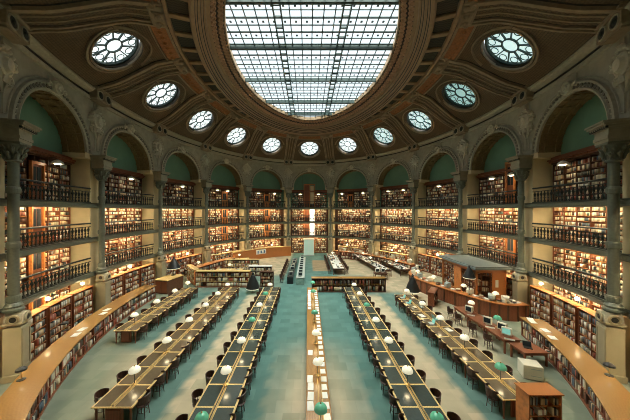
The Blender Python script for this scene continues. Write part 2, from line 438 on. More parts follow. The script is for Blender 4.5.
# spandrel relief work: cartouches over the piers, roundels over the arches
ca = MB()
ca.lathe([(.02,.22),(.22,.2),(.30,.12),(.34,.14),(.42,.12),(.46,0)], 20, Matrix.Rotation(PI/2, 4, 'X') @ Matrix.Scale(1.15, 4, (0,1,0)))
for k in range(9):
    a = PI*(.0+k/8); ca.lathe([(.01,.16),(.09,.12),(.12,0)], 8, Matrix.Translation((.56*math.cos(a), 0, .62*math.sin(a)*1.05)) @ Matrix.Rotation(PI/2, 4, 'X'))
for sg in (-1, 1):
    pts = [(sg*(.5+.22*math.cos(q)*(1-q/9)), -.06, -.05+.24*math.sin(q)*(1-q/9)+.1) for q in np.linspace(0, 6.5, 16)]
    ca.tube(pts, .055, 5)
    pts = [(sg*(.35+.18*math.cos(q)), -.05, -.55+.2*math.sin(q)) for q in np.linspace(-1.5, 3.4, 12)]
    ca.tube(pts, .05, 5)
    ca.tube([(sg*.3,-.05,-.45),(sg*.16,-.05,-.8),(sg*.05,-.04,-1.15)], [.07,.05,.02], 5)
for k in range(5):
    ca.tube([(0,-.1,-.35),((k-2)*.09,-.1,-.75)], [.05,.03], 5)
ca.lathe([(.01,.2),(.14,.1),(.05,0)], 8, Matrix.Translation((0,0,.72)) @ Matrix.Rotation(PI/2, 4, 'X'))
ca.v = [(x*1.08, y*1.9, z*1.08) for x, y, z in ca.v]
caM = ca.build('wall_cartouche', M['ornament'], smooth=False)
ro = MB().lathe([(.01,.12),(.14,.15),(.2,.08),(.26,.08),(.30,.14),(.36,.12),(.38,0)], 16, Matrix.Rotation(PI/2, 4, 'X'))
for sg in (-1,1):
    ro.tube([(sg*.38,-.04,0),(sg*.62,-.05,.12),(sg*.72,-.05,-.05),(sg*.6,-.05,-.15)], .05, 5)
ro.v = [(x*1.05, y*1.5, z*1.05) for x, y, z in ro.v]
roM = ro.build('keystone_roundel', M['ornament'])
walls = {i: nm for nm, b in groups.items() for i in b}
for i in range(-6, 7):
    W = bpy.data.objects[walls[i]]
    if i == -6: roM.parent = W; roM.matrix_world = FR(i, -.1, SPR+R_ARCH+.36); caM.parent = W; caM.matrix_world = FR(i+.5, -.02, SPR+2.45)
    else:
        share('keystone_roundel', roM, W, FR(i, -.1, SPR+R_ARCH+.36))
        if i < 6: share('wall_cartouche', caM, W, FR(i+.5, -.02, SPR+2.45))

# ---------------------------------------------------------------- the vault ring, its eyes and ribs
DP = [(-.35,CORN+.12), (-.9,HC+8.85), (-1.75,HC+9.2), (-3.0,HC+10.0), (-4.25,HC+10.8), (-6.1,HC+11.35)]
def dome(t):                    # t 0..1 -> (off, h)
    L = [0]
    for a, b in zip(DP, DP[1:]): L.append(L[-1]+math.hypot(b[0]-a[0], b[1]-a[1]))
    s = t*L[-1]
    return float(np.interp(s, L, [p[0] for p in DP])), float(np.interp(s, L, [p[1] for p in DP]))
DL = sum(math.hypot(b[0]-a[0], b[1]-a[1]) for a, b in zip(DP, DP[1:]))
TOC = sum(math.hypot(b[0]-a[0], b[1]-a[1]) for a, b in list(zip(DP, DP[1:]))[:3])/DL
ROC = 1.52
def DPt(u, t, lift=0.0):
    o, h = dome(t); o2, h2 = dome(min(1, t+.02)); o1, h1 = dome(max(0, t-.02))
    tx, tz = o2-o1, h2-h1; n = math.hypot(tx, tz)
    return P(u, o-lift*(tz/n)*-1*-1, h-lift*(-tx/n)) if False else P(u, o+lift*(-tz/n)*1.0, h+lift*(tx/n))
def bayw(t): o, h = dome(t); return (P(.2, o)-P(-.2, o)).length/.4
dm = MB(); duv = []
for i in range(-7, 9):
    NA = 32
    w_oc = (P(i+.1, dome(TOC)[0])-P(i-.1, dome(TOC)[0])).length/.2
    hole = [(i+ROC*math.cos(2*PI*k/NA)/w_oc, TOC+ROC*math.sin(2*PI*k/NA)/DL) for k in range(NA)]
    rect = []
    for k in range(NA):
        a = 2*PI*k/NA; cx, cy = math.cos(a), math.sin(a)
        tt = min(.5/abs(cx) if abs(cx) > 1e-6 else 1e9, ((1-TOC) if cy > 0 else TOC)/abs(cy)*1.0 if abs(cy) > 1e-6 else 1e9)
        # pull corner samples exactly onto the corners
        rect.append([i+cx*tt, TOC+cy*tt])
    for cxs in (-1, 1):
        for cyt in (0.0, 1.0):
            k = min(range(NA), key=lambda j: (rect[j][0]-(i+.5*cxs))**2+(rect[j][1]-cyt)**2)
            rect[k] = [i+.5*cxs, cyt]
    vs2, fs = hole_panel(rect, hole, 6)
    dm.add([DPt(u, max(0, min(1, t))) for u, t in vs2], fs); duv += [(u*BAY, t*DL) for u, t in vs2]
    # reveal of the eye
    n = NA; vr = [DPt(u, t, d) for d in (0, -.45) for u, t in hole]
    dm.add(vr, [(k, (k+1)%n, n+(k+1)%n, n+k) for k in range(n)]); duv += [(0,0)]*(2*n)
ceil = struct(dm.build('ceiling', M['dome'], uvs=duv))
# ribs with bracket tops
rb, rbd, br, cop, dkm, ro_s, ro_d = MB(), MB(), MB(), MB(), MB(), MB(), MB()
for i in range(-8, 8):
    c = i+.5; ts = [k/14 for k in range(15)]
    for s0, s1, lift, mb in ((-.84,-.78,.03,dkm), (.78,.84,.03,dkm), (-.78,-.66,.20,rb), (.66,.78,.20,rb), (-.66,-.60,.06,dkm), (.60,.66,.06,dkm), (-.60,-.50,.15,rb), (.50,.60,.15,rb), (-.50,-.46,.06,dkm), (.46,.50,.06,dkm), (-.46,.46,.05,rbd), (-.22,-.14,.09,rb), (.14,.22,.09,rb)):  # dkm strips are raised and dark, painting the shade between rib mouldings
        vs = []
        for t in ts:
            wdt = bayw(t)*1.02; fl = 1.0+.28*t**3
            for s_, l in ((s0,0),(s0,lift),(s1,lift),(s1,0)): vs.append(DPt(c+s_*fl/wdt, t, l))
        fs = [(k*4+j, k*4+j+1, (k+1)*4+j+1, (k+1)*4+j) for k in range(14) for j in range(3)]
        mb.add(vs, fs)
    # springer block with two rosettes on the cornice
    F = FR(c, -.30, CORN-.25)
    br.box((0,.0,.0), (1.55,.62,.66), F, .05); br.box((0,-.02,.42), (1.7,.8,.16), F, .04); br.box((0,0,-.38), (1.3,.5,.10), F, .03)
    for sx in (-.40, .40):
        ro_s.lathe([(.24,0),(.26,.05),(.30,.05),(.32,0)], 14, F @ Matrix.Translation((sx,-.31,0)) @ Matrix.Rotation(PI/2, 4, 'X'))
        ro_d.lathe([(.01,.10),(.09,.08),(.12,.03),(.24,.02)], 12, F @ Matrix.Translation((sx,-.31,0)) @ Matrix.Rotation(PI/2, 4, 'X'))
    # console at the top of the rib
    F = FR(c, dome(.95)[0], dome(.95)[1])
    br.box((0,0,-.12), (1.5,.8,.42), F, .1); br.box((0,-.1,-.34), (1.0,.6,.16), F, .05)
    for sx in (-.8,.8): br.lathe([(.01,.14),(.14,.18),(.2,.1),(.25,0)], 8, F @ Matrix.Translation((sx,.1,-.12)) @ Matrix.Rotation(PI, 4, 'X'))
    for sx in (-.3,.3): br.lathe([(.01,.3),(.16,.2),(.2,0)], 8, F @ Matrix.Translation((sx,-.1,-.3)) @ Matrix.Rotation(PI, 4, 'X'))
for i in range(-7, 9):
    # gilt frieze between the consoles
    us = [i-.34+.68*k/8 for k in range(9)]; q = DPt(i, .88); n = 9
    for t0, t1, lift, mb in ((.855,.975,.10,cop), (.835,.85,.16,rb), (.978,.998,.16,rb)):
        vs = []
        for u in us:
            for t, l in ((t0,0),(t0,lift),(t1,lift),(t1,0)): vs.append(DPt(u, t, l))
        mb.add(vs, [(k*4+j, k*4+j+1, (k+1)*4+j+1, (k+1)*4+j) for k in range(8) for j in range(3)])
        mb.add([vs[0],vs[1],vs[2],vs[3],vs[-4],vs[-3],vs[-2],vs[-1]], [(0,3,2,1),(4,5,6,7)])
    for k in range(7):
        F = FR(i-.3+.6*k/6, dome(.915)[0], dome(.915)[1]-.1)
        cop.lathe([(.01,.09),(.1,.06),(.17,0)], 8, F @ Matrix.Rotation(PI, 4, 'X'))
    # lunette mouldings curving over each eye
    for rr, lw in ((2.12, .06), (1.98, .045)):
        w_oc = (P(i+.1, dome(TOC)[0])-P(i-.1, dome(TOC)[0])).length/.2
        pts = [DPt(i+rr*math.cos(a)/w_oc, TOC+min(rr,1.95)*math.sin(a)/DL, .05) for a in np.linspace(.1*PI, .9*PI, 20)]
        rb.tube(pts, lw, 4)
dkm.build('rib_groove_shade', M['dark'], ceil); ro_s.build('rosette_rim', M['stone2'], ceil); ro_d.build('rosette', M['iron_dark'], ceil); rb.build('vault_rib', M['rib'], ceil); rbd.build('rib_panel', M['dome'], ceil, uvs=[(v[0], v[1]) for v in rbd.v])
br.build('console', M['rib'], ceil); cop.build('gilt_frieze', M['copper'], ceil)
# lattice band and its dividers
ub = [-8+k/8 for k in range(129)]
g = MB().sweep([(-6.1,HC+11.35),(-6.2,HC+11.55),(-7.6,HC+11.6)], ub, close=False)
g.build('lattice_band', M['grille'], ceil, uvs=[((k//3)*BAY/8*.8, (k%3)*.5) for k in range(len(g.v))])
dv = MB()
for k in range(48):
    u = -8+(k+.5)/3
    dv.box((0,0,0), (.34,1.5,.16), FR(u, -6.9, HC+11.5), .03)
dv.sweep([(-6.15,HC+11.35),(-6.15,HC+11.28),(-6.35,HC+11.28),(-6.35,HC+11.6)], ub, close=False)
dv.build('lattice_divider', M['ringstripe'], ceil)
# hanging ring mouldings
rg = MB().sweep([(-7.5,HC+11.6),(-7.5,HC+11.05),(-7.62,HC+10.92),(-7.78,HC+10.92),(-7.82,HC+11.05),(-7.9,HC+11.05),(-7.94,HC+11.2),(-8.08,HC+11.2),(-8.12,HC+11.38),(-8.2,HC+11.38),(-8.24,HC+11.55),(-8.36,HC+11.55),(-8.4,HC+11.78),(-8.55,HC+11.8)], ub, close=False)
rg.build('ring_moulding', M['ringstripe'], ceil)
gp = [(-7.80,HC+11.02),(-7.92,HC+11.14),(-8.10,HC+11.32),(-8.22,HC+11.5)]
gr = MB()
for o_, h_ in gp: gr.sweep([(o_+.015,h_-.03),(o_-.035,h_-.03),(o_-.035,h_+.03)], ub, close=False)  # thin dark strips paint the shade between the ring steps
gr.build('ring_groove_shade', M['dark'], ceil)
gu = MB().sweep([(-8.55,HC+11.8),(-9.0,HC+12.12),(-9.42,HC+12.42)], ub, close=False)
gu.build('guilloche_band', M['guil'], ceil, uvs=[((k//3)*BAY/8*.75, (k%3)*.45) for k in range(len(gu.v))])
gb = MB()
for k in range(16*10):                                     # raised knots of the guilloche, two staggered rows
    for row, (o_, h_) in enumerate(((-8.76, HC+11.93), (-9.18, HC+12.22))):
        F = FR(-8+(k+.5*row)/10.0, o_, h_) @ Matrix.Rotation(-.60, 4, 'X') @ Matrix.Rotation(PI, 4, 'X')
        gb.lathe([(.11,0),(.13,.07),(.19,.07),(.21,0)], 8, F); gb.lathe([(.01,.06),(.05,0)], 5, F)
gb.build('guilloche_knot', M['knot'], ceil)
er = MB().sweep([(-9.40,HC+12.42),(-9.38,HC+12.33),(-9.48,HC+12.36),(-9.5,HC+12.75)], ub, close=False)
er.sweep([(-8.5,HC+11.74),(-8.62,HC+11.74),(-8.62,HC+11.86)], ub, close=False)
er.build('skylight_rim', M['ringstripe'], ceil)

# ---------------------------------------------------------------- the glass roof
def roof():
    a_s, b_s = A-9.5, B-9.5; h = HC+12.6
    ring = [P(u, -9.5, h+.15) for u in ub[:-1]]
    pane = MB().add(ring, [tuple(range(len(ring)))])
    o = struct(pane.build('window_12', M['sky_pane'])); o['label'] = 'oval glass roof'
    # flip towards the hall is not needed: the glass glows on both faces
    fr, fine = MB(), MB()
    def half(x):
        q = 1-((x-X0)/b_s)**2; return a_s*math.sqrt(q) if q > 0 else 0
    def halfy(y):
        q = 1-((y-ZC)/a_s)**2; return b_s*math.sqrt(q) if q > 0 else 0
    # main cross trusses (along x), spaced along y, and two main rafters each a pair of bars
    ymain = [ZC-10.3, ZC-6.9, ZC-2.6, ZC+2.3, ZC+7.1, ZC+10.8]
    for y in ymain:
        hx = halfy(y)
        if hx > .3:
            fr.box((X0, y, h-.02), (2*hx, .16, .34))
            fr.box((X0, y+.35, h+.05), (2*halfy(min(y+.35, ZC+a_s-.01)), .05, .1))
    for xx in (-2.2, 2.2):
        for d in (-.24, .24):
            hy = half(X0+xx+d); fr.box((X0+xx+d, ZC, h+.02), (.09, 2*hy, .22))
        y = ZC-a_s
        while y < ZC+a_s:
            if half(X0+xx) > abs(y-ZC): fr.box((X0+xx, y, h+.02), (.5, .09, .12))
            y += .97
    # glazing bars
    x = -5.8
    while x < 5.9:
        if min(abs(x-2.2), abs(x+2.2)) > .3:
            hy = half(X0+x)
            if hy > .2: fine.box((X0+x, ZC, h+.06), (.07, 2*hy, .06))
        x += .73
    y = ZC-a_s+.3; k = 0
    while y < ZC+a_s-.2:
        hx = halfy(y); th = .12 if k % 2 == 0 else .06
        fine.box((X0, y, h+.05), (2*hx, th, .06)); y += .66; k += 1
    # little fixing studs at the crossings
    st = MB(); y = ZC-a_s+.63
    while y < ZC+a_s-.4:
        x = -5.6
        while x < 5.6:
            if abs(x) < halfy(y)-.2: st.box((X0+x+.17, y, h+.03), (.14,.16,.03))
            x += .73
        y += 1.32
    fr.build('roof_truss', M['lead'], o); fine.build('glazing_bars', M['lead'], o); st.build('glazing_studs', M['lead'], o)
roof()

# the round eyes in the vault
num = 1; TILT = math.radians(7)
for i in range(-7, 9):
    if i == 8: m = M['oc_m']
    else: m = {2: M['oc_m'], 3: M['oc_m'], 4: M['oc_t'], 5: M['oc_m']}.get(i, M['oc_w'])
    nu = {0: .05}.get(i, .05)
    c0 = DPt(i, TOC, -.32); tx = (P(i+.02, dome(TOC)[0])-P(i-.02, dome(TOC)[0])).normalized()
    up = (DPt(i, TOC+.04)-DPt(i, TOC-.04)).normalized(); nz = tx.cross(up)
    if nz.z > 0: pass
    else: nz = -nz
    tx = up.cross(nz)
    Mx = Matrix.Translation(c0) @ Matrix((tx, up, nz)).transposed().to_4x4() @ Matrix.Rotation(TILT, 4, 'X')
    n = 32
    disc = MB().add([(1.5*math.cos(2*PI*k/n), 1.5*math.sin(2*PI*k/n), .05) for k in range(n)], [tuple(range(n))])
    if i == -7: bars = MB()
    if i == -7:
        def ring(mb, r0, r1, z0, z1, n=32):
            vs = [(r*math.cos(2*PI*k/n), r*math.sin(2*PI*k/n), z) for r, z in ((r0,z1),(r1,z1),(r1,z0),(r0,z0)) for k in range(n)]
            mb.add(vs, [(q*n+k, q*n+(k+1)%n, ((q+1)%4)*n+(k+1)%n, ((q+1)%4)*n+k) for q in range(4) for k in range(n)])
        ring(bars, 1.42, 1.54, -.12, .06); ring(bars, .46, .53, -.06, .04)
        for k in range(10):
            a = 2*PI*(k+.5)/10; R = Matrix.Rotation(a, 4, 'Z')
            bars.box((.92,0,-.01), (.92,.06,.1), R)
            a = 2*PI*k/10; R = Matrix.Rotation(a, 4, 'Z')
            bars.tube([R @ Vector((1.14+.24*math.cos(q), .24*math.sin(q), -.01)) for q in np.linspace(0, 2*PI, 11)], .03, 4)
        outer = MB(); ring(outer, 1.55, 1.66, -.42, -.28); ring(outer, 1.72, 1.86, -.40, -.30)
    o = disc.build('window_%d' % num if i != 8 else 'window_16', m); o.matrix_world = Mx; struct(o)
    if i == -7:
        b0 = bars.build('window_frame', M['lead']); b0.parent = o
        r0 = outer.build('window_surround', M['rib']); r0.parent = o
    else: share('window_frame', b0, o); share('window_surround', r0, o)
    num += 1
    if num == 12: num = 13
# ================================================================ COLUMNS AND PEDESTALS
def flute(mb, r, z0, z1, n=20):
    vs = []
    for z in (z0, z1):
        for k in range(n*2):
            a = PI*k/n; rr = r if k % 2 else r*.9; vs.append((rr*math.cos(a), rr*math.sin(a), z))
    m = n*2; mb.add(vs, [(k, (k+1)%m, m+(k+1)%m, m+k) for k in range(m)])
COLH = SPR-1.0
def colname(j):       # j = k+.5
    k = int(abs(j)+.5); side = 'left' if j < 0 else 'right'
    return '%s one %s of the central arch' % (ORD[k], side)
def make_column(F, label):
    t = empty('gallery_column', F, label, 'column', 'iron columns between the arches')
    m = MB(); flute(m, .185, 3.3, COLH-.8); part('shaft', m, M['iron'], t, True)
    m = MB().lathe([(.30,2.98),(.36,3.05),(.36,3.12),(.28,3.18),(.31,3.26),(.25,3.36),(.22,3.4)], 20); part('base', m, M['iron'], t)
    m = MB()
    for z in (L1+.1, L2+.05, L3+.05): m.lathe([(.19,z+.2),(.235,z+.24),(.24,z+.42),(.22,z+.5),(.19,z+.52)], 18)
    part('collar', m, M['iron'], t)
    m = MB().lathe([(.18,COLH-.85),(.29,COLH-.8),(.25,COLH-.72),(.27,COLH-.4),(.40,COLH-.12),(.46,COLH-.05)], 16)
    m.box((0,0,COLH-.02), (.80,.80,.1))
    part('capital', m, M['iron'], t)
    m = MB()
    for tier, (r, z, hh) in enumerate(((.27, COLH-.72, .3), (.29, COLH-.5, .32))):
        for k in range(8):
            R = Matrix.Rotation(PI*k/4+tier*PI/8, 4, 'Z')
            m.tube([R @ Vector((r,0,z)), R @ Vector((r+.07,0,z+hh*.7)), R @ Vector((r+.17,0,z+hh)), R @ Vector((r+.16,0,z+hh-.08))], [.07,.08,.05,.02], 5)
    part('capital_leaves', m, M['iron'], t)
    return t
def make_impost(F, label):
    m = MB()
    for z, hh, wx, wy in ((COLH+.10,.14,1.04,.86), (COLH+.24,.14,1.10,.90), (COLH+.38,.28,1.04,.86), (COLH+.66,.06,1.16,.94), (COLH+.72,.10,1.26,1.0), (COLH+.82,.10,1.38,1.08), (COLH+.92,.08,1.46,1.14)):
        m.box((0, -wy/2+.42, z+hh/2-.07), (wx*.88, wy*.92, hh))
    t = m.build('trim_2', M['impost']); t.matrix_world = F; struct(t)
    m = MB()
    for k in range(9): m.box((-.52+.13*k, -.50, COLH+.66), (.07,.09,.09))
    part('dentils', m, M['iron_dark'], t)
    return t
def make_pedestal(F, label):
    t = empty('stone_pedestal', F, label, 'pedestal', 'stone pedestals under the columns')
    m = MB().box((0,0,.15), (.98,.92,.3), bev=.03).box((0,0,1.3), (.84,.78,2.1), bev=.02).box((0,0,2.5), (.92,.86,.12), bev=.03)
    m.box((-.33,-.40,1.35), (.08,.05,1.8)).box((.33,-.40,1.35), (.08,.05,1.8)).box((0,-.40,.5), (.58,.04,.1)).box((0,-.40,2.2), (.58,.04,.1))
    m.v = [(x*.78, y*.78, z) for x, y, z in m.v]; part('body', m, M['stone_pale'], t)
    m = MB(); n = 14; vs = []
    for y in (-.44, .36):
        for k in range(n+1):
            a = PI*k/n; vs.append((.43*math.cos(a), y, 2.56+.42*math.sin(a)))
    m.add(vs, [(k+1, k, n+1+k, n+2+k) for k in range(n)]+[tuple(range(n+1)), tuple(reversed(range(n+1, 2*n+2)))])
    m.v = [(x*.78, y*.78, z) for x, y, z in m.v]; part('rounded_cap', m, M['stone2'], t)
    ringp = [(.12,0),(.12,.03),(.14,.06),(.20,.06),(.23,.03),(.23,0)]
    hole = [(.01,.03),(.13,.03),(.13,0)]
    for (x, y, rz) in ((0,-.345,PI/2),):
        part('vent_ring', MB().lathe(ringp, 18, Matrix.Translation((x,y,2.70)) @ Matrix.Rotation(rz, 4, 'X')), M['stone_pale'], t)
        part('vent_grille', MB().lathe(hole, 18, Matrix.Translation((x,y,2.70)) @ Matrix.Rotation(rz, 4, 'X')), M['dark'], t)
    for sx in (-1, 1):
        R = Matrix.Translation((sx*.315,-.03,2.70)) @ Matrix.Rotation(sx*PI/2, 4, 'Y')
        part('vent_ring', MB().lathe(ringp, 18, R), M['stone_pale'], t)
        part('vent_grille', MB().lathe(hole, 18, R), M['dark'], t)
    return t
first = None
for k in range(-6, 6):
    j = k+.5; F = FR(j, -.42); F2 = FR(j, -.52)
    if first is None:
        c0_ = make_column(F, 'tall grey green iron column, '+colname(j)); i0_ = make_impost(F, 'dark moulded impost block on the '+colname(j)); p0_ = make_pedestal(F2, 'pale stone pedestal with round vents under a column, '+colname(j)); first = 1
    else:
        dup(c0_, F, 'tall grey green iron column, '+colname(j)); dup(i0_, F); dup(p0_, F2, 'pale stone pedestal with round vents under a column, '+colname(j))

# ================================================================ BOOKS (gathered, then built at the end of this part)
PAL = np.array([(.78,.70,.52),(.70,.60,.42),(.82,.78,.66),(.55,.40,.22),(.40,.22,.10),(.26,.09,.05),(.12,.06,.04),(.07,.07,.06),(.08,.13,.10),(.10,.14,.18),(.45,.12,.07),(.30,.28,.22),(.66,.50,.28)])
CNAME = ['cream','tan','white','light brown','brown','maroon','dark brown','black','dark green','dark blue','red','grey','buff']
PWALL = np.array([18,12,14,9,7,5,6,7,3,3,4,5,9.]); PWALL /= PWALL.sum()
PDARK = np.array([8,6,8,6,6,9,10,12,6,8,8,8,5.]); PDARK /= PDARK.sum()
BK = []          # rows: (x,y,z, ex,ey, w,h,d, colour, placeid, run)
PLACES = []
def books(F, x0, x1, z0, hmax, depth, place, wmin=.03, wmax=.06, fill=.93, pal=PWALL, front=0.0):
    """F: frame whose -y faces the reader; spines at y=front"""
    if place not in PLACES: PLACES.append(place)
    pid = PLACES.index(place)
    x = x0+.01; e = F.to_3x3() @ Vector((1,0,0)); base = F.translation; gy = F.to_3x3() @ Vector((0,1,0))
    run = hmax*(.62+.2*RNG.random())
    tone = RNG.choice(len(PAL), p=pal)
    while x < x1-wmin:
        if RNG.random() > fill: x += RNG.uniform(.05, .22); run = hmax*(.58+.25*RNG.random()); continue
        w_ = RNG.uniform(wmin, wmax)
        if x+w_ > x1: break
        if RNG.random() < .12: run = hmax*(.58+.27*RNG.random()); tone = RNG.choice(len(PAL), p=pal)
        cidx = tone if RNG.random() < .45 else RNG.choice(len(PAL), p=pal)
        hh = min(hmax*.97, run*(1+RNG.uniform(-.05,.05))); fr = front+RNG.uniform(0,.025)
        p = base+e*(x+w_/2)+gy*fr
        BK.append((p.x, p.y, p.z+z0, e.x, e.y, w_*.94, hh, depth, cidx, pid))
        x += w_

# ================================================================ WALL BOOKCASES, GALLERIES, RAILINGS
LEVELS = [('ground floor', 0.0, L1), ('lowest gallery', L1+.02, L2), ('middle gallery', L2+.02, L3), ('top gallery', L3+.02, L3+2.75)]
doors = {0: ('all', 0.0), -5: ('all', 0.0), -1: ('upper', .3), -2: ('upper', .45), 1: ('top', -.6), 4: ('door4', 0.9)}
HALF = 3.06
OFFB = .88
dn = 1
def gallery_door(F, x, zb, zh, glass, bright):
    """wooden door with panel and pane in its frame: one structure piece"""
    global dn
    m = MB(); wdt = .98
    m.box((x-wdt/2+.05, -.03, zb+zh/2), (.10,.14,zh)).box((x+wdt/2-.05, -.03, zb+zh/2), (.10,.14,zh)).box((x, -.03, zb+zh-.09), (wdt,.14,.18))
    o = m.build('door_%d' % dn, M['wood_or']); o.matrix_world = F; struct(o); dn += 1
    lf = MB().box((x, .03, zb+(zh-.18)/2), (wdt-.2, .04, zh-.18)).box((x, .0, zb+.42), (wdt-.42,.04,.6)).box((x, .0, zb+.92), (wdt-.3,.04,.06))
    part('door_leaf', lf, M['wood_red'] if not bright else M['wood_or'], o)
    pn = MB().box((x-.16, -.0, zb+zh*.66), (.26,.02,zh*.42)).box((x+.16, -.0, zb+zh*.66), (.26,.02,zh*.42)); part('door_pane', pn, M['screen'], o)
    part('handle', MB().lathe([(.01,.05),(.03,.03),(.02,0)], 8, Matrix.Translation((x+wdt/2-.16, -.02, zb+1.0)) @ Matrix.Rotation(PI/2, 4, 'X')), M['brass'], o)
def shelf_case(i, lev, z0, z1):
    F = FR(i, OFFB)
    # the recess is slightly curved; straight cases stand in it
    zt = z1-(.10 if lev < 3 else .0); H = zt-z0
    t = empty('wall_bookcase', F, 'wall bookcase on the %s in %s' % (LEVELS[lev][0], bayname(i)), 'bookcase', 'wall bookcases on the %s' % LEVELS[lev][0])
    nsec = 6; hw = HALF; sw = 2*hw/nsec; d = .34
    nsh = {0: 8, 1: 7, 2: 7, 3: 7}[lev]; sh = (H-.20)/nsh
    dd = doors.get(i); doorsec = None
    if dd and (dd[0] == 'all' or (dd[0] == 'upper' and lev >= 1) or (dd[0] == 'top' and lev == 3) or (dd[0] == 'door4' and lev in (1,3))): doorsec = dd[1]
    fr, shf = MB(), MB()
    fr.box((0, d+.02, z0+H/2), (2*hw+.1, .04, H))
    xs = [-hw+sw*k for k in range(nsec+1)]
    for x in xs: fr.box((x, d/2, z0+H/2), (.05, d, H))
    fr.box((0, d/2-.02, zt-.05), (2*hw+.12, d+.06, .10)); fr.box((0, d/2, z0+.05), (2*hw+.06, d, .10))
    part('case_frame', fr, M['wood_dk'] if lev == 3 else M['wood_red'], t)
    secs = []
    for k in range(nsec):
        xa, xb = xs[k]+.025, xs[k+1]-.025
        if doorsec is not None:
            a, b = doorsec-.5, doorsec+.5
            if xb > a and xa < b:
                if a-xa > .15: secs.append((xa, a))
                if xb-b > .15: secs.append((b, xb))
                continue
        secs.append((xa, xb))
    for xa, xb in secs:
        shf = MB()
        for q in range(1, nsh): shf.box(((xa+xb)/2, d/2+.01, z0+.10+sh*q-.012), (xb-xa, d-.04, .024))
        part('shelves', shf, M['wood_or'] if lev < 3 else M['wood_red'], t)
    dist = (P(i)-Vector((0,0,0))).length
    wmn, wmx = (.035,.075) if dist < 22 else ((.045,.09) if dist < 34 else (.06,.12))
    plc = 'wall shelves'
    for xa, xb in secs:
        for q in range(nsh):
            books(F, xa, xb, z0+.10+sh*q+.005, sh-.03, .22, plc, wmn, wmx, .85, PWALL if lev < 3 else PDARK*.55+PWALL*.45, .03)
    if lev == 3:
        cr = MB().box((0, d/2-.06, zt+.06), (2*hw+.3, d+.2, .12)).box((0, d/2-.10, zt+.18), (2*hw+.3, d+.3, .10)).box((0, d/2+.02, zt+.32), (2*hw+.3, d+.1, .2)); 
        for k in range(nsec+1): cr.box((xs[k], -.08, zt+.13), (.16,.2,.24))
        part('crown_moulding', cr, M['wood_red'], t)
    if doorsec is not None and i != 0:
        zh = H if lev < 3 else 2.25
        if i == 4 and lev == 3: zh = 3.6
        gallery_door(FR(i, OFFB-.09), doorsec, z0, zh+(.02 if lev == 3 and i != 4 else 0), True, i in (-1,-2,1))
for i in range(-6, 7):
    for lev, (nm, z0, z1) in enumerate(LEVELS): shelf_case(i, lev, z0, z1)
# the tall daylit doorway on the axis
F = FR(0, OFFB-.12)
fr = MB()
for z0, z1 in ((0,L1-.1),(L1+.05,L2-.1),(L2+.05,L3-.1),(L3+.05,L3+4.2)):
    fr.box((-.95,0,(z0+z1)/2), (.12,.2,z1-z0)).box((.95,0,(z0+z1)/2), (.12,.2,z1-z0)).box((-.02,0,(z0+z1)/2), (.10,.2,z1-z0)).box((0,0,z1-.1), (2.0,.22,.2))
d0 = struct(fr.build('door_%d' % dn, M['wood_or'])); d0.matrix_world = F; dn += 1
lf = MB(); gl = MB()
for k, (z0, z1) in enumerate(((0,L1-.2),(L1+.05,L2-.2),(L2+.05,L3-.2),(L3+.05,L3+4.0))):
    lf.box((-.48,.04,(z0+z1)/2), (.8,.05,z1-z0)).box((-.48,0,z0+.7), (.5,.05,.9))
    if k in (1,2): gl.box((.47,.05,(z0+z1)/2), (.82,.04,z1-z0))
    elif k == 3: gl2 = MB().box((.47,.05,z0+2.2), (.6,.04,3.2))
    else: lf.box((.47,.05,(z0+z1)/2), (.82,.04,z1-z0))
part('door_leaf', lf, M['wood_red'], d0); part('door_pane', gl, M['door_day'], d0); part('door_pane', gl2, M['cream'], d0)
gm = MB()
for z in (L1+1.3, L2+1.3): gm.box((.47,.02,z), (.82,.04,.05))
gm.box((.47,.02,(L1+L3)/2), (.04,.04,L3-L1-.3)); part('glazing_bar', gm, M['wood_edge'], d0)

# gallery floors with their moulded edges
def pieces(nm): return groups[nm]
gl = MB(); ge = MB()
for i in range(-6, 7):
    for z in (L1, L2, L3):
        gl.arcbox(i-.44, i+.44, .02, OFFB+.0, z-.10, z, 5)
        ge.sweep([(.03,z-.30),(-.05,z-.30),(-.10,z-.22),(-.10,z-.04),(-.05,z-.02),(-.12,z+.04),(.03,z+.04)], [i-.5+k/6 for k in range(7)])
o = struct(gl.build('floor_gallery', M['iron_slab'])); struct(ge.build('trim_1', M['iron']))
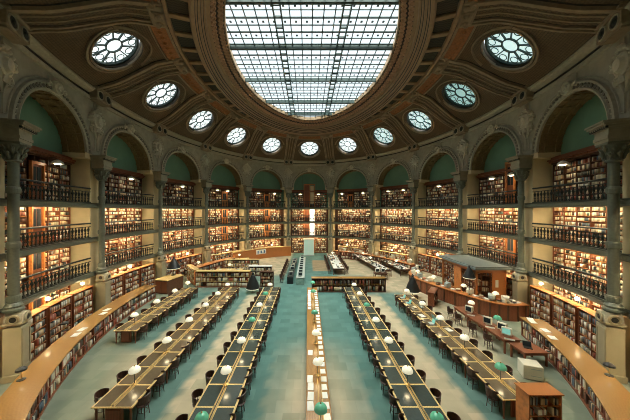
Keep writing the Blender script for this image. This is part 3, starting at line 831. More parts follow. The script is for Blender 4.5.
# railings
def baluster():
    m = MB().box((0,0,.45), (.055,.035,.74)); m.box((0,0,.14), (.13,.05,.08)); m.lathe([(.03,.48),(.07,.56),(.07,.62),(.03,.70)], 6); m.box((0,0,.34), (.16,.02,.06))
    m.tube([(-.0,0,.40),(-.06,0,.46),(-.07,0,.56),(-.0,0,.62)], .016, 4); m.tube([(.0,0,.40),(.06,0,.46),(.07,0,.56),(.0,0,.62)], .016, 4)
    return m
bal = None; NBAL = 22
for i in range(-6, 7):
    for lev, z in ((1,L1),(2,L2),(3,L3)):
        t = empty('gallery_railing', FR(i, 0, z), 'iron railing of the %s in %s' % (LEVELS[lev][0], bayname(i)), 'railing', 'iron gallery railings')
        inv = FR(i, 0, z).inverted()
        us = [i-.44+.88*k/8 for k in range(9)]
        m = MB().sweep([(-.02,z+1.00),(.05,z+1.00),(.05,z+1.07),(.015,z+1.10),(-.02,z+1.07)], us); m.v = [tuple(inv @ Vector(v)) for v in m.v]; part('handrail', m, M['iron_dark'], t)
        m = MB().sweep([(-.01,z+.80),(.03,z+.80),(.03,z+.84),(-.01,z+.84)], us).sweep([(-.02,z+.05),(.04,z+.05),(.04,z+.10),(-.02,z+.10)], us); m.v = [tuple(inv @ Vector(v)) for v in m.v]; part('bottom_rail', m, M['iron_dark'], t)
        for k in range(NBAL):
            u = i-.43+.86*(k+.5)/NBAL; Mx = inv @ FR(u, .01, z+.02)
            if bal is None:
                bal = part('baluster', baluster(), M['iron_dark'], t); bal.matrix_local = Mx
            else: share('baluster', bal, t, Mx)

# ---------------------------------------------------------------- gallery lamps
sl = None
for i in range(-6, 7):
    for lev, z in ((0,L1),(1,L2),(2,L3)):
        F = FR(i, .10, z-.16)
        lab = 'strip lamp lighting the %s in %s' % (LEVELS[lev][0], bayname(i))
        if sl is None:
            sl = empty('strip_lamp', F, lab, 'lamp', 'strip lamps under the galleries')
            part('housing', MB().box((0,0,.045), (5.0,.12,.05)), M['iron_dark'], sl)
            part('tube', MB().box((0,0,0), (4.9,.07,.04)), M['strip'], sl)
        else: dup(sl, F, lab)
# wall lamps at the heads of the top cases
wl = None
for i, xs in {-6:(1.2,), -5:(.9,), -4:(.8,), -3:(.5,), -2:(-1.2,.6), -1:(-1.4,1.5), 0:(-1.6,1.6), 1:(-2.0,1.8), 2:(-1.3,1.4), 3:(-.3,), 4:(-.6,1.6), 5:(-1.2,), 6:(0,)}.items():
    for q, x in enumerate(xs):
        F = FR(i, OFFB-.55, L3+2.35) @ Matrix.Translation((x,0,0))
        pos = '' if len(xs) == 1 else (' left' if q == 0 else ' right')
        lab = 'glowing%s bracket lamp at top in %s' % (pos+' hand' if pos else '', bayname(i))
        if wl is None:
            wl = empty('bracket_lamp', F, lab, 'lamp', 'bracket lamps on the top bookcases')
            part('shade', MB().lathe([(.30,.0),(.26,.12),(.12,.22),(.04,.25)], 14), M['black_in'], wl)
            part('bulb', MB().lathe([(.01,-.05),(.14,-.03),(.20,.03),(.16,.10),(.02,.14)], 12), M['wlamp'], wl)
            part('arm', MB().tube([(0,0,.25),(0,.12,.36),(0,.42,.38)], .018, 5), M['iron_dark'], wl)
        else: dup(wl, F, lab)
        if q == 0:
            pass
# ================================================================ READING TABLES, LAMPS, CHAIRS
PITCH = 1.125
TNAME = {}
def reading_table(key, x0, x1, y0, n, leather, label):
    xc, wd, L = (x0+x1)/2, x1-x0, n*PITCH
    t = empty('reading_table', XF(xc, y0, 0), label, 'table', None)
    TNAME[key] = label
    m = MB().box((0, L/2, .73), (wd, L, .045), bev=.01)
    part('desktop', m, M['wood_edge'], t)
    iw = wd/2-.15
    me = None
    for k in range(n):
        for sg in (-1, 1):
            if me is None: me = part('leather_inlay', MB().box((0,0,0), (iw, PITCH-.085, .008)), leather, t); me.matrix_local = Matrix.Translation((sg*(iw/2+.085), PITCH*(k+.5), .755))
            else: share('leather_inlay', me, t, Matrix.Translation((sg*(iw/2+.085), PITCH*(k+.5), .755)))
    gp = MB().box((0, L/2, .756), (.055, L-.1, .01)); part('centre_gutter', gp, M['dark'], t)
    rl = MB().box((-.045, L/2, .80), (.022, L-.1, .02)).box((.045, L/2, .80), (.022, L-.1, .02))
    for k in range(n+1): rl.box((-.045, .06+k*(L-.12)/n, .777), (.02,.03,.05)).box((.045, .06+k*(L-.12)/n, .777), (.02,.03,.05))
    part('brass_rail', rl, M['wood_edge'], t)
    ap = MB().box((-wd/2+.08, L/2, .65), (.03, L-.16, .12)).box((wd/2-.08, L/2, .65), (.03, L-.16, .12)); 
    part('apron', ap, M['wood_dk'], t)
    ep = MB().box((0, .14, .35), (wd*.42, .05, .62)).box((0, .10, .35), (wd*.32, .03, .46)); part('end_panel', ep, M['wood_red'], t)
    part('end_panel', MB().box((0, L-.14, .35), (wd*.42, .05, .62)), M['wood_red'], t)
    leg = None; k = 0
    while k <= n:
        for sg in (-1, 1):
            Mx = Matrix.Translation((sg*(wd/2-.11), .10+k*(L-.2)/n, 0))
            if leg is None: leg = part('leg', MB().lathe([(.03,0),(.035,.05),(.028,.1),(.045,.5),(.035,.58),(.05,.62),(.05,.71)], 8), M['wood_red'], t); leg.matrix_local = Mx
            else: share('leg', leg, t, Mx)
        k += 2 if k+2 <= n or k == n else 1
    return xc
T1x = reading_table('T1', -10.95, -9.65, 14.1, 7, M['leather_br'], 'short wooden reading table nearest the left curved bookcase')
T2x = reading_table('T2', -7.45, -6.03, 8.6, 12, M['leather_br'], 'long wooden reading table with brown inlays, second row from the left')
T3x = reading_table('T3', -3.90, -2.46, 5.25, 15, M['leather'], 'long reading table with dark inlays left of the central table')
T5x = reading_table('T5', 3.14, 4.58, 5.25, 15, M['leather'], 'long reading table with dark inlays right of the central table')
T6x = reading_table('T6', 6.95, 8.33, 8.95, 10, M['leather_br'], 'long reading table beside the red computer tables on the right')
# central plain oak table
t = empty('display_table', XF(.36, 5.25), 'narrow plain oak table covered with papers in the centre aisle', 'table')
part('desktop', MB().box((0, 8.4, .73), (.86, 16.8, .05), bev=.01), M['wood_gold'], t)
part('apron', MB().box((-.36, 8.4, .65), (.03, 16.6, .12)).box((.36, 8.4, .65), (.03, 16.6, .12)), M['wood_or'], t)
part('pedestal_base', MB().box((0, 8.4, .30), (.5, 16.4, .60)), M['wood_red'], t)
part('brass_rail', MB().tube([(.02,.3,.83),(.02,16.4,.83)], .014, 6).tube([(.14,.3,.83),(.14,16.4,.83)], .014, 6), M['brass'], t)

def make_lamp(green):
    t = empty('table_lamp'); 
    part('base', MB().lathe([(.11,0),(.11,.015),(.06,.035),(.02,.05)], 16), M['brass'], t)
    part('stem', MB().tube([(0,0,.03),(0,0,.52)], .013, 8), M['iron_dark'], t)
    g = M['globe_g'] if green else M['globe_w']
    sh = part('shade', MB().lathe([(.205,.50),(.20,.56),(.165,.63),(.10,.68),(.03,.70),(.01,.70)], 20), g, t, True)
    part('finial', MB().lathe([(.02,.70),(.03,.72),(.012,.75)], 8), M['brass'], t)
    b = MB().lathe([(.01,.44),(.07,.46),(.09,.51),(.07,.56),(.01,.59)], 12); part('bulb', b, M['glow'], t)
    return t
LW, LG = make_lamp(False), make_lamp(True); used = set()
def place_lamp(x, y, z, green, label, group):
    src = LG if green else LW
    if src.name in used:
        o = dup(src, XF(x, y, z), label, group); o['category'] = 'lamp'
    else:
        used.add(src.name); src.matrix_world = XF(x, y, z); tag(src, label, 'lamp', group)
LZ = [7.5, 9.75, 12.0, 14.25, 16.5, 18.75, 21.0]
TW = {'T1':'on the short far left reading table', 'T2':'on the brown inlaid left reading table', 'T3':'on the dark reading table left of centre', 'T4':'on the narrow central table', 'T5':'on the dark reading table right of centre', 'T6':'on the right hand reading table'}
spec = {'T1':(T1x, {14.9:0, 17.1:0, 19.4:0, 21.5:0}), 'T2':(T2x, {9.75:0,12.0:0,14.25:0,16.5:0,18.75:0,21.0:0}),
        'T3':(T3x, {7.5:1,9.75:0,12.0:0,14.25:1,16.5:0,18.75:1,21.0:0}), 'T4':(.40, {7.86:1,10.3:0,12.75:0,15.3:1,19.3:1,21.6:1}),
        'T5':(T5x, {7.5:1,9.75:0,12.0:0,14.25:0,16.5:1,18.75:0,21.0:0}), 'T6':(T6x, {9.95:1,12.25:0,14.5:0,16.75:0,19.4:0})}
NTH = ['nearest', 'second nearest', 'third nearest', 'fourth nearest', 'fifth nearest', 'sixth nearest', 'seventh nearest']
for k, (xc, d) in spec.items():
    for q, (y, g) in enumerate(d.items()):
        place_lamp(xc, y, .758 if k != 'T4' else .756, g, '%s glass shaded lamp, %s one %s' % ('green' if g else 'white', NTH[q], TW[k]), 'glass shaded table lamps')

# chairs
def make_chair():
    t = empty('reading_chair')
    part('seat', MB().lathe([(.02,.44),(.20,.44),(.225,.455),(.225,.47),(.19,.478),(.01,.472)], 16), M['chair'], t)
    m = MB(); n = 12; vs = []
    for k in range(n+1):
        a = PI*(-.04+1.08*k/n); top = .80+.05*math.sin(a); bot = .66+.0*k
        for r, z in ((.215,.56),(.235,.55),(.262,top),(.238,top+.01)): vs.append((r*math.cos(a), r*math.sin(a)*.95, z))
    m.add(vs, [(k*4+j, (k+1)*4+j, (k+1)*4+(j+1)%4, k*4+(j+1)%4) for k in range(n) for j in range(4)]+[(0,1,2,3),(n*4+3,n*4+2,n*4+1,n*4)])
    part('backrest', m, M['chair'], t)
    m = MB()
    for a in (.02,.25,.5,.75,.98): m.tube([(.20*math.cos(PI*a), .19*math.sin(PI*a), .47), (.25*math.cos(PI*a), .235*math.sin(PI*a), .68)], .013, 5)
    part('back_spindles', m, M['chair'], t)
    lg = None
    for k in range(4):
        a = PI/4+k*PI/2; Mx = Matrix.Rotation(a, 4, 'Z')
        if lg is None: lg = part('leg', MB().tube([(.15,0,.45),(.21,0,0)], [.02,.014], 6), M['chair'], t); lg.matrix_local = Mx
        else: share('leg', lg, t, Mx)
    part('stretcher', MB().tube([(.15*math.cos(q), .15*math.sin(q), .2) for q in np.linspace(0, 2*PI, 13)], .010, 4), M['chair'], t)
    return t
CH = make_chair(); ch_used = False
rr = random.Random(3)
def place_chair(x, y, face, label, group):
    """face: direction (radians) the sitter looks"""
    global ch_used
    Mx = XF(x, y, 0, face-PI/2+PI+rr.uniform(-.12,.12)-PI)
    Mx = XF(x, y, 0, face+PI/2+rr.uniform(-.12,.12))
    if not ch_used: CH.matrix_world = Mx; tag(CH, label, 'chair', group); ch_used = True
    else: o = dup(CH, Mx, label, group); o['category'] = 'chair'
def rowname(k, n): return 'seat %s' % k
TC = {'T1':'of the short left table', 'T2':'of the brown left table', 'T3':'of the dark table left of centre', 'T5':'of the dark table right of centre', 'T6':'of the right hand table'}
SEAT = ['nearest','second nearest','third nearest','fourth nearest','fifth nearest','sixth nearest','seventh nearest','eighth nearest','ninth nearest','tenth nearest','eleventh nearest','twelfth nearest','thirteenth nearest','fourteenth nearest','fifteenth nearest']
for key, x0, x1, y0, n, skipy in (('T1',-10.95,-9.65,14.1,7,0),('T2',-7.45,-6.03,8.6,12,0),('T3',-3.90,-2.46,5.25,15,6.6),('T5',3.14,4.58,5.25,15,6.6),('T6',6.95,8.33,8.95,10,0)):
    for side in (-1, 1):
        q = 0
        for k in range(n):
            y = y0+PITCH*(k+.5)
            if y < skipy: continue
            off = rr.uniform(-.03,.10) if (side == -1) == (key in ('T1','T2','T3')) else rr.uniform(-.12,.02)
            x = x0-off if side == -1 else x1+off
            place_chair(x, y+rr.uniform(-.06,.06), 0 if side == -1 else PI, 'wooden chair, %s on the %s side %s' % (SEAT[q], 'left' if side < 0 else 'right', TC[key]), 'round backed reading chairs')
            q += 1

# papers, open books and boxes on the central table
def paper(x, y, z, w_, d_, rz, m='white'):
    o = MB().box((0,0,.006), (w_, d_, .012)).build('paper_sheet', M[m]); o.matrix_world = XF(x, y, z, rz); return o
y = 7.3; k = 0
while y < 21.5:
    for side in (-1, 1):
        if side == -1 and not (8.6 < y < 9.3 or 9.5 < y < 10.1 or 11.6 < y < 12.3 or 17 < y): continue
        o = paper(.36+side*.26+rr.uniform(-.02,.02), y+rr.uniform(-.05,.05), .756, .22, .30 if side > 0 else .42, rr.uniform(-.08,.08))
        tag(o, 'white printed sheet lying on the %s half of the narrow central table' % ('left' if side < 0 else 'right'), 'paper', 'sheets on the central table, %s half' % ('left' if side < 0 else 'right'))
    y += .46; k += 1
# ================================================================ CURVED LOW BOOKCASES
def solve_u(y, off, side):
    lo, hi = (0, 8) 
    for _ in range(40):
        m_ = (lo+hi)/2
        if P(side*m_, off).y > y: lo = m_
        else: hi = m_
    return side*(lo+hi)/2
def curved_case(u0, u1, oi, oo, h, label, place, nsh=2, top='wood_gold'):
    lo, hi = min(u0,u1), max(u0,u1)
    n = max(2, int(round((hi-lo)*BAY*.8/1.0))); um = (lo+hi)/2
    L = FR(um, (oi+oo)/2); inv = L.inverted()
    t = empty('curved_bookcase', L, label, 'bookcase')
    def loc(m): m.v = [tuple(inv @ Vector(v)) for v in m.v]; return m
    us = [lo+(hi-lo)*k/(n*2) for k in range(n*2+1)]
    part('worktop', loc(MB().sweep([(oi-.06,h-.05),(oo+.04,h-.05),(oo+.04,h),(oi-.06,h)], us)), M[top], t)
    part('plinth', loc(MB().sweep([(oi+.0,0),(oo,0),(oo,.08),(oi,.08)], us)), M['wood_red'], t)
    part('back_panel', loc(MB().sweep([(oi+.30,.08),(oo,.08),(oo,h-.05),(oi+.30,h-.05)], us)), M['wood_red'], t)
    sh = MB(); hh = (h-.14)/nsh
    for q in range(1, nsh): sh.sweep([(oi+.01,.08+hh*q-.02),(oi+.31,.08+hh*q-.02),(oi+.31,.08+hh*q),(oi+.01,.08+hh*q)], us)
    if nsh > 1: part('shelf', loc(sh), M['wood_red'], t)
    dv = None
    for k in range(n+1):
        u = lo+(hi-lo)*k/n
        Mx = inv @ FR(u, oi+.16, 0)
        if dv is None: dv = part('divider', MB().box((0,0,.08+(h-.14)/2), (.03,.30,h-.14)), M['wood_red'], t); dv.matrix_local = Mx
        else: share('divider', dv, t, Mx)
    for k in range(n):
        ua, ub_ = lo+(hi-lo)*k/n, lo+(hi-lo)*(k+1)/n; Fm = FR((ua+ub_)/2, oi+.03)
        wv = (P(ua, oi)-P(ub_, oi)).length/2-.03
        for q in range(nsh): books(Fm, -wv, wv, .085+hh*q, hh-.04, .2, place, .03, .065, .93, PDARK*.85+PWALL*.15)
    return t
OI, OO = -2.85, -1.72
uL1 = solve_u(21.6, OI, -1); uL2 = solve_u(4.6, OI, -1)
curved_case(uL1, uL2, -2.55, -1.6, 1.1, 'long curved low bookcase with golden oak top sweeping along the left', 'the left curved low bookcase')
uR1 = solve_u(15.3, OI, 1); uR2 = solve_u(4.6, OI, 1)
curved_case(uR1, uR2, -2.45, -1.5, 1.1, 'curved low bookcase with golden oak top at the right front', 'the right curved low bookcase')
curved_case(.62, 2.75, OI, -2.05, 1.1, 'curved low bookcase with cluttered top at the far right', 'far low cases', top='wood_or')
curved_case(-3.05, -2.0, OI+.3, -1.75, 1.1, 'curved low bookcase with orange top at the far left', 'far low cases', top='wood_or')
# orange wooden partition far left of the axis
F = FR(-1.2, -1.4); inv = F.inverted(); us = [-1.95+.1*k for k in range(16)]
t = empty('wooden_partition', F, 'waist high orange wooden partition left of the far doorway', 'partition')
m = MB().sweep([(-1.5,0),(-1.35,0),(-1.35,1.55),(-1.5,1.55)], us); m.v = [tuple(inv @ Vector(v)) for v in m.v]; part('panelling', m, M['wood_or'], t)
m = MB().sweep([(-1.58,1.55),(-1.27,1.55),(-1.27,1.62),(-1.58,1.62)], us); m.v = [tuple(inv @ Vector(v)) for v in m.v]; part('cap_rail', m, M['wood_edge'], t)
for k, dx in enumerate((-.9,.0,.9)):
    o = MB().box((0,0,.35), (.62,.02,.7)).box((0,-.015,.33), (.34,.015,.46)).build('notice_board', [M['white']]); o.matrix_world = FR(-1.22+dx*.09, -1.6, .75)
    b = part('notice_picture', MB().box((0,-.03,.33), (.22,.01,.40)), M['blue'], o)
    tag(o, 'white notice with a blue picture on the orange partition, %s of three' % ('left','middle','right')[k], 'notice', 'notices on the orange partition')

# free standing cases on the ground floor between the pedestals
def straight_case(F, wd, d, h, nsh, name, label, place, cat='bookcase', group=None, wm='wood_red', both=False, top=None, fill=.95, pal=None, wmin=.03, wmax=.06):
    t = empty(name, F, label, cat, group)
    fr = MB().box((-wd/2+.02, 0, h/2), (.04,d,h)).box((wd/2-.02, 0, h/2), (.04,d,h)).box((0,0,.05), (wd-.08,d,.10))
    fr.box((0, 0 if both else d/2-.02, h/2), (wd-.08,.03,h-.06)); ns = max(1, int(round(wd/1.0)))
    sw = wd/ns
    for k in range(1, ns): fr.box((-wd/2+sw*k, 0, h/2), (.03,d-.04,h-.08))
    part('carcass', fr, M[wm], t)
    part('top_board', MB().box((0,0,h+.02), (wd+.08,d+.08,.045), bev=.008), M[top or wm], t)
    hh = (h-.12)/nsh
    if nsh > 1:
        sh = MB()
        for k in range(1, nsh): sh.box((0,0,.10+hh*k-.012), (wd-.08,d-.04,.024))
        part('shelves', sh, M[top or wm], t)
    for k in range(ns):
        for q in range(nsh):
            books(F, -wd/2+sw*k+.03, -wd/2+sw*(k+1)-.03, .10+hh*q, hh-.04, min(.2, d-.1), place, wmin, wmax, fill, pal if pal is not None else PWALL, -d/2+.03)
            if both: books(F @ Matrix.Rotation(PI, 4, 'Z'), -wd/2+sw*k+.03, -wd/2+sw*(k+1)-.03, .10+hh*q, hh-.04, min(.2, d/2-.06), place, wmin, wmax, fill, PWALL, -d/2+.03)
    return t
PART3 = ['left hand', 'middle', 'right hand']
for i in (-5,-4,-3,3,4,5):
    for q in range(3):
        u = i+(q-1)*.275
        if i in (3,) : pass
        F = FR(u, -.15)
        straight_case(F, 1.82, .42, 2.25 if abs(i) != 3 else 2.0, 5, 'low_bookcase', '%s red brown floor bookcase before %s' % (PART3[q], bayname(i)), 'the floor bookcases under the galleries' if False else 'wall shelves', group='red brown floor bookcases', top='wood_or', pal=PDARK*.6+PWALL*.4)
for i in (-2,-1,1,2):
    F = FR(i, -.45); straight_case(F, 4.6, .42, 1.5, 4, 'low_bookcase', 'long low bookcase on the floor before '+bayname(i), 'wall shelves', wm='wood_or', top='wood_edge', wmin=.06, wmax=.11)

# bookcase at the end of the right table
F = XF(7.75, 8.45, 0, 0)
straight_case(F, 1.08, .52, 1.47, 4, 'end_bookcase', 'orange wood bookcase standing at the near end of the right table', 'the orange bookcase at the end of the right table', wm='wood_or', pal=PDARK, fill=.85)

# far cases seen over the tables
straight_case(XF(-8.35, 24.75, 0, 0), 5.3, .5, 1.55, 3, 'island_bookcase', 'wide three shelf bookcase behind the left reading tables', 'wall shelves', wm='wood_red', top='wood_edge', wmin=.05, wmax=.1)
straight_case(XF(-8.3, 31.6, 0, 0), 4.2, .5, 1.35, 3, 'island_bookcase', 'second wide bookcase standing further back on the left', 'wall shelves', wm='wood_dk', top='wood_edge', wmin=.06, wmax=.1)
straight_case(XF(-4.05, 24.9, 0, 0), 1.3, .5, 1.45, 4, 'island_bookcase', 'small square bookcase behind the dark reading table left of centre', 'wall shelves', wm='wood_dk', wmin=.05, wmax=.09)
straight_case(XF(-5.5, 29.0, 0, 0), 2.6, .6, 1.1, 2, 'island_bookcase', 'low bookcase with papers between the left island bookcases', 'wall shelves', wm='wood_dk', top='white', wmin=.05, wmax=.09)
straight_case(XF(-12.2, 26.6, 0, -.9), 3.0, .5, 1.5, 4, 'island_bookcase', 'orange display bookcase set at an angle at the far left', 'wall shelves', wm='wood_or', top='wood_edge', wmin=.05, wmax=.1)
straight_case(XF(3.75, 23.3, 0, 0), 6.8, .55, 1.27, 2, 'island_bookcase', 'wide dark low bookcase across the end of the centre tables', 'wall shelves', wm='wood_dk', top='wood_gold', pal=PDARK, wmin=.05, wmax=.08, fill=.8)
straight_case(XF(10.1, 20.3, 0, .95), 1.7, .45, 1.05, 3, 'book_trolley', 'low red shelf unit standing before the round issue desk', 'wall shelves', cat='shelf', wmin=.05, wmax=.09, fill=.5)
# wooden chest at far left
t = empty('storage_counter', XF(-13.0, 23.6, 0, -.25), 'dark wooden counter with pale top beside the far end of the left curved bookcase', 'counter')
part('body', MB().box((0,0,.6), (1.3,2.0,1.2)), M['wood_dk'], t); part('worktop', MB().box((0,0,1.23), (1.4,2.1,.06)), M['wood_edge'], t)
part('door', MB().box((-.32,-1.01,.6), (.56,.03,1.0)), M['wood_red'], t); part('door', MB().box((.32,-1.01,.6), (.56,.03,1.0)), M['wood_red'], t)

# ---------------------------------------------------------------- black cone lamps
def cone_lamp(x, y, zr, r, hgt, foot, label):
    t = empty('cone_lamp', XF(x, y, foot), label, 'lamp', 'black cone lamps')
    z0 = zr-foot
    part('foot', MB().lathe([(.22,0),(.22,.03),(.05,.06)], 16), M['black'], t)
    part('pole', MB().tube([(0,0,.03),(0,0,z0+.5*hgt)], .03, 8), M['black'], t)
    part('shade', MB().lathe([(r,z0),(r,z0+.04),(r*.62,z0+hgt*.45),(r*.26,z0+hgt*.8),(r*.16,z0+hgt*.82),(r*.18,z0+hgt*.92),(.03,z0+hgt)], 24), M['black'], t, False)
    part('glowing_rim', MB().lathe([(r*.55,z0-.03),(r*.98,z0-.05),(r*1.02,z0-.01),(r*.98,z0+.0)], 24), M['globe_w'], t)
cone_lamp(-5.05, 23.0, .42, .62, 1.45, 0, 'black cone lamp between the far ends of the two long left tables')
cone_lamp(9.0, 21.6, .60, .60, 1.45, 0, 'black cone lamp behind the far end of the right hand table')
cone_lamp(12.2, 19.0, 2.45, .42, .9, 0, 'tall black cone lamp in front of the wooden kiosk')
cone_lamp(-13.0, 24.3, 1.95, .60, 1.1, 1.262, 'black cone lamp on the dark counter at the far left')

# ---------------------------------------------------------------- small things
def crt(F, label, on=False, group=None, mm='cream_pl'):
    t = empty('computer_monitor', F, label, 'monitor', group)
    m = MB().box((0,-.10,.27), (.44,.12,.40), bev=.02); vs = [(-.2,-.04,.09),(.2,-.04,.09),(.2,-.04,.45),(-.2,-.04,.45),(-.12,.24,.14),(.12,.24,.14),(.12,.24,.38),(-.12,.24,.38)]
    m.add(vs, [(0,3,2,1),(4,5,6,7),(0,1,5,4),(1,2,6,5),(2,3,7,6),(3,0,4,7)]); part('casing', m, M[mm], t)
    part('screen', MB().box((0,-.163,.28), (.35,.01,.28)), M['screen_on'] if on else M['screen'], t)
    part('stand', MB().lathe([(.14,0),(.14,.02),(.08,.04),(.07,.08)], 14), M[mm], t)
    return t
def keyboard(F, label, group=None):
    t = empty('keyboard', F, label, 'keyboard', group); part('casing', MB().box((0,0,.012), (.44,.16,.024), bev=.006), M['cream_pl'], t)
    k = MB()
    for a in range(12):
        for b in range(4): k.box((-.19+.034*a, -.05+.034*b, .028), (.026,.026,.01))
    part('keys', k, M['grey'], t); return t
def laptop(F, label, m='grey', group=None, on=True):
    t = empty('laptop', F, label, 'laptop', group); part('body', MB().box((0,0,.01), (.34,.25,.02)), M[m], t)
    R = Matrix.Translation((0,.125,.015)) @ Matrix.Rotation(-.3, 4, 'X'); part('lid', MB().box((0,0,.12), (.34,.012,.24), R), M[m], t)
    part('screen', MB().box((0,-.008,.125), (.30,.004,.19), R), M['screen_on'] if on else M['screen'], t); return t
def bookpile(F, n, label, group=None, cat='books'):
    for k in range(n):
        c = RNG.integers(0, len(PAL)); 
        o = MB().box((0,0,.02), (.22,.30,.038)).build('stacked_book', pal_mat(int(c))); o.matrix_world = F @ XF(rr.uniform(-.02,.02), rr.uniform(-.02,.02), .04*k, rr.uniform(-.3,.3))
        tag(o, label, 'book', group)
_pm = {}
def pal_mat(c):
    if c not in _pm: _pm[c] = mat('cloth_'+CNAME[c].replace(' ','_'), tuple(PAL[c]), .6)
    return _pm[c]
# right computer tables
def plain_table(x0, x1, y0, y1, h, label, m='wood_red', rz=0.0, name='computer_table', thick=.05):
    xc, yc, wd, L = (x0+x1)/2, (y0+y1)/2, x1-x0, y1-y0
    t = empty(name, XF(xc, yc, 0, rz), label, 'table')
    part('tabletop', MB().box((0,0,h-thick/2), (wd,L,thick), bev=.01), M[m], t)
    part('apron', MB().box((0,0,h-thick-.06), (wd-.12,L-.12,.12)), M[m], t)
    for a in (-1,1):
        for b in (-1,1): part('leg', MB().box((a*(wd/2-.08), b*(L/2-.08), (h-thick)/2), (.07,.07,h-thick)), M[m], t)
    return t
for q, (a, b) in enumerate(((13.1,14.6),(14.64,16.1),(16.14,17.7))):
    plain_table(10.25, 11.15, a, b, .75, 'red wood computer table on the right, %s of three in a row' % ('nearest','middle','furthest')[q])
plain_table(10.35, 11.55, 12.0, 12.95, .70, 'small red wood table with laptop in front of the computer tables')
for q, (x, y, on) in enumerate(((10.75,13.55,True),(10.7,14.9,False),(10.7,16.6,False))):
    crt(XF(x, y, .752, -.9+(-.1)*q), 'beige computer monitor on the %s red table' % ('nearest','middle','furthest')[q], on)
    keyboard(XF(x-.2, y-.42, .752, -.6), 'beige keyboard before the monitor on the %s red table' % ('nearest','middle','furthest')[q])
crt(XF(10.95, 14.1, .752, -1.1), 'pinkish beige monitor turned away at the far side of the nearest red table')
place_lamp(10.95, 14.5, .752, True, 'pale green glass lamp on the nearest red computer table', 'glass shaded table lamps')
place_lamp(11.0, 16.9, .752, False, 'white glass lamp on the furthest red computer table', 'glass shaded table lamps')
laptop(XF(10.9, 12.45, .702, -.5), 'black laptop open on the small red table', 'black', None, False)
t = empty('computer_tower', XF(10.05, 11.35, 0, -.35), 'beige box shaped cabinet standing on the carpet at the right', 'cabinet')
part('casing', MB().box((0,0,.33), (.72,.62,.60), bev=.015), M['cream_pl'], t); part('front_slot', MB().box((.1,-.315,.5), (.4,.01,.03)).box((.1,-.315,.2), (.4,.01,.02)), M['grey'], t)
part('castor_base', MB().box((0,0,.015), (.6,.5,.03)), M['black'], t)
for q, (x, y) in enumerate(((9.85,13.7),(9.85,15.0),(9.85,16.4),(9.85,17.3))):
    place_chair(x, y, 0, 'round backed chair at the red computer tables, %s' % SEAT[q], 'round backed reading chairs')

# black desk lamps on the curved tops
dl = None
for F, lab in ((XF(-10.85, 9.5, 1.1), 'small black lamp on the near left curved bookcase top'), (XF(11.7, 9.75, 1.1), 'small black lamp on the right curved bookcase top'), (XF(-13.0, 13.4, 1.1), 'small black lamp further along the left curved bookcase top')):
    if dl is None:
        dl = empty('desk_lamp', F, lab, 'lamp', 'small black desk lamps')
        part('base', MB().lathe([(.13,0),(.13,.02),(.03,.05)], 14), M['black'], dl); part('stem', MB().tube([(0,0,.03),(0,0,.36),(.04,0,.40)], .014, 6), M['brass'], dl)
        part('shade', MB().lathe([(.17,.36),(.16,.42),(.08,.48),(.02,.50)], 16), M['black'], dl); part('bulb', MB().lathe([(.01,.33),(.05,.35),(.05,.39),(.01,.42)], 10), M['glow'], dl)
    else: dup(dl, F, lab)
# glass globe lamps on the curved tops (they mirror in the oak)
for q, (side, y) in enumerate(((-1,11.2),(-1,14.6),(-1,17.8),(1,11.6),(1,13.9))):
    pass
# sheets on the curved tops
for q, (side, y) in enumerate(((-1,12.9),(-1,13.5),(-1,15.6),(-1,16.2),(1,12.6),(1,13.4),(1,14.4),(1,14.8))):
    u = solve_u(y, -2.08, side); F = FR(u, -2.08, 1.1)
    o = MB().box((0,0,.006), (.42,.30,.012)).build('paper_sheet', M['white']); o.matrix_world = F @ XF(0, rr.uniform(-.12,.12), 0, rr.uniform(-.3,.3))
    tag(o, 'white sheet lying on the %s curved bookcase top' % ('left' if side < 0 else 'right'), 'paper', 'sheets on the %s curved top' % ('left' if side < 0 else 'right'))
# round bulbs on the ground floor bookcases
bl = None
for i, du_ in ((-5,-.1),(-5,.3),(-4,.0),(-3,.1),(-2,0),(-1,.1),(1,-.1),(2,0),(3,0),(4,-.15),(5,-.3),(5,.1)):
    hb = 2.295 if abs(i) > 3 else (2.045 if abs(i) == 3 else 1.545)
    F = FR(i+du_, -.15 if abs(i) > 2 else -.45, hb); lab = 'globe lamp on %s floor bookcase before %s' % ('left end of' if du_ < 0 else ('right end of' if du_ > 0 else 'middle of'), bayname(i))
    pass
    if bl is None:
        bl = empty('globe_lamp', F, lab, 'lamp', 'globe lamps on the floor bookcases')
        part('base', MB().lathe([(.08,0),(.08,.02),(.02,.04)], 12), M['brass'], bl); part('stem', MB().tube([(0,0,.03),(0,0,.25)], .012, 6), M['brass'], bl)
        part('globe', MB().lathe([(.01,.24),(.08,.27),(.11,.34),(.08,.41),(.01,.44)], 14), M['glow'], bl)
    else: dup(bl, F, lab)

# ---------------------------------------------------------------- round issue desk and kiosk
pts = [(15.0,17.05),(13.6,17.05),(12.6,17.9),(11.6,19.8),(10.75,22.0),(10.25,23.8),(10.35,25.6),(11.3,27.2),(12.4,27.9)]
def smooth(pts, n=5):
    out = []
    P_ = [np.array(p) for p in pts]
    for i in range(len(P_)-1):
        p0, p1, p2, p3 = P_[max(i-1,0)], P_[i], P_[i+1], P_[min(i+2,len(P_)-1)]
        for k in range(n):
            s_ = k/n; out.append(.5*((2*p1)+(-p0+p2)*s_+(2*p0-5*p1+4*p2-p3)*s_**2+(-p0+3*p1-3*p2+p3)*s_**3))
    out.append(P_[-1]); return out
sp = smooth(pts)
def offs(sp, d):
    out = []
    for i, p in enumerate(sp):
        a, b = sp[max(i-1,0)], sp[min(i+1,len(sp)-1)]; tn = (b-a)/np.linalg.norm(b-a); out.append(p+np.array([tn[1], -tn[0]])*d)
    return out
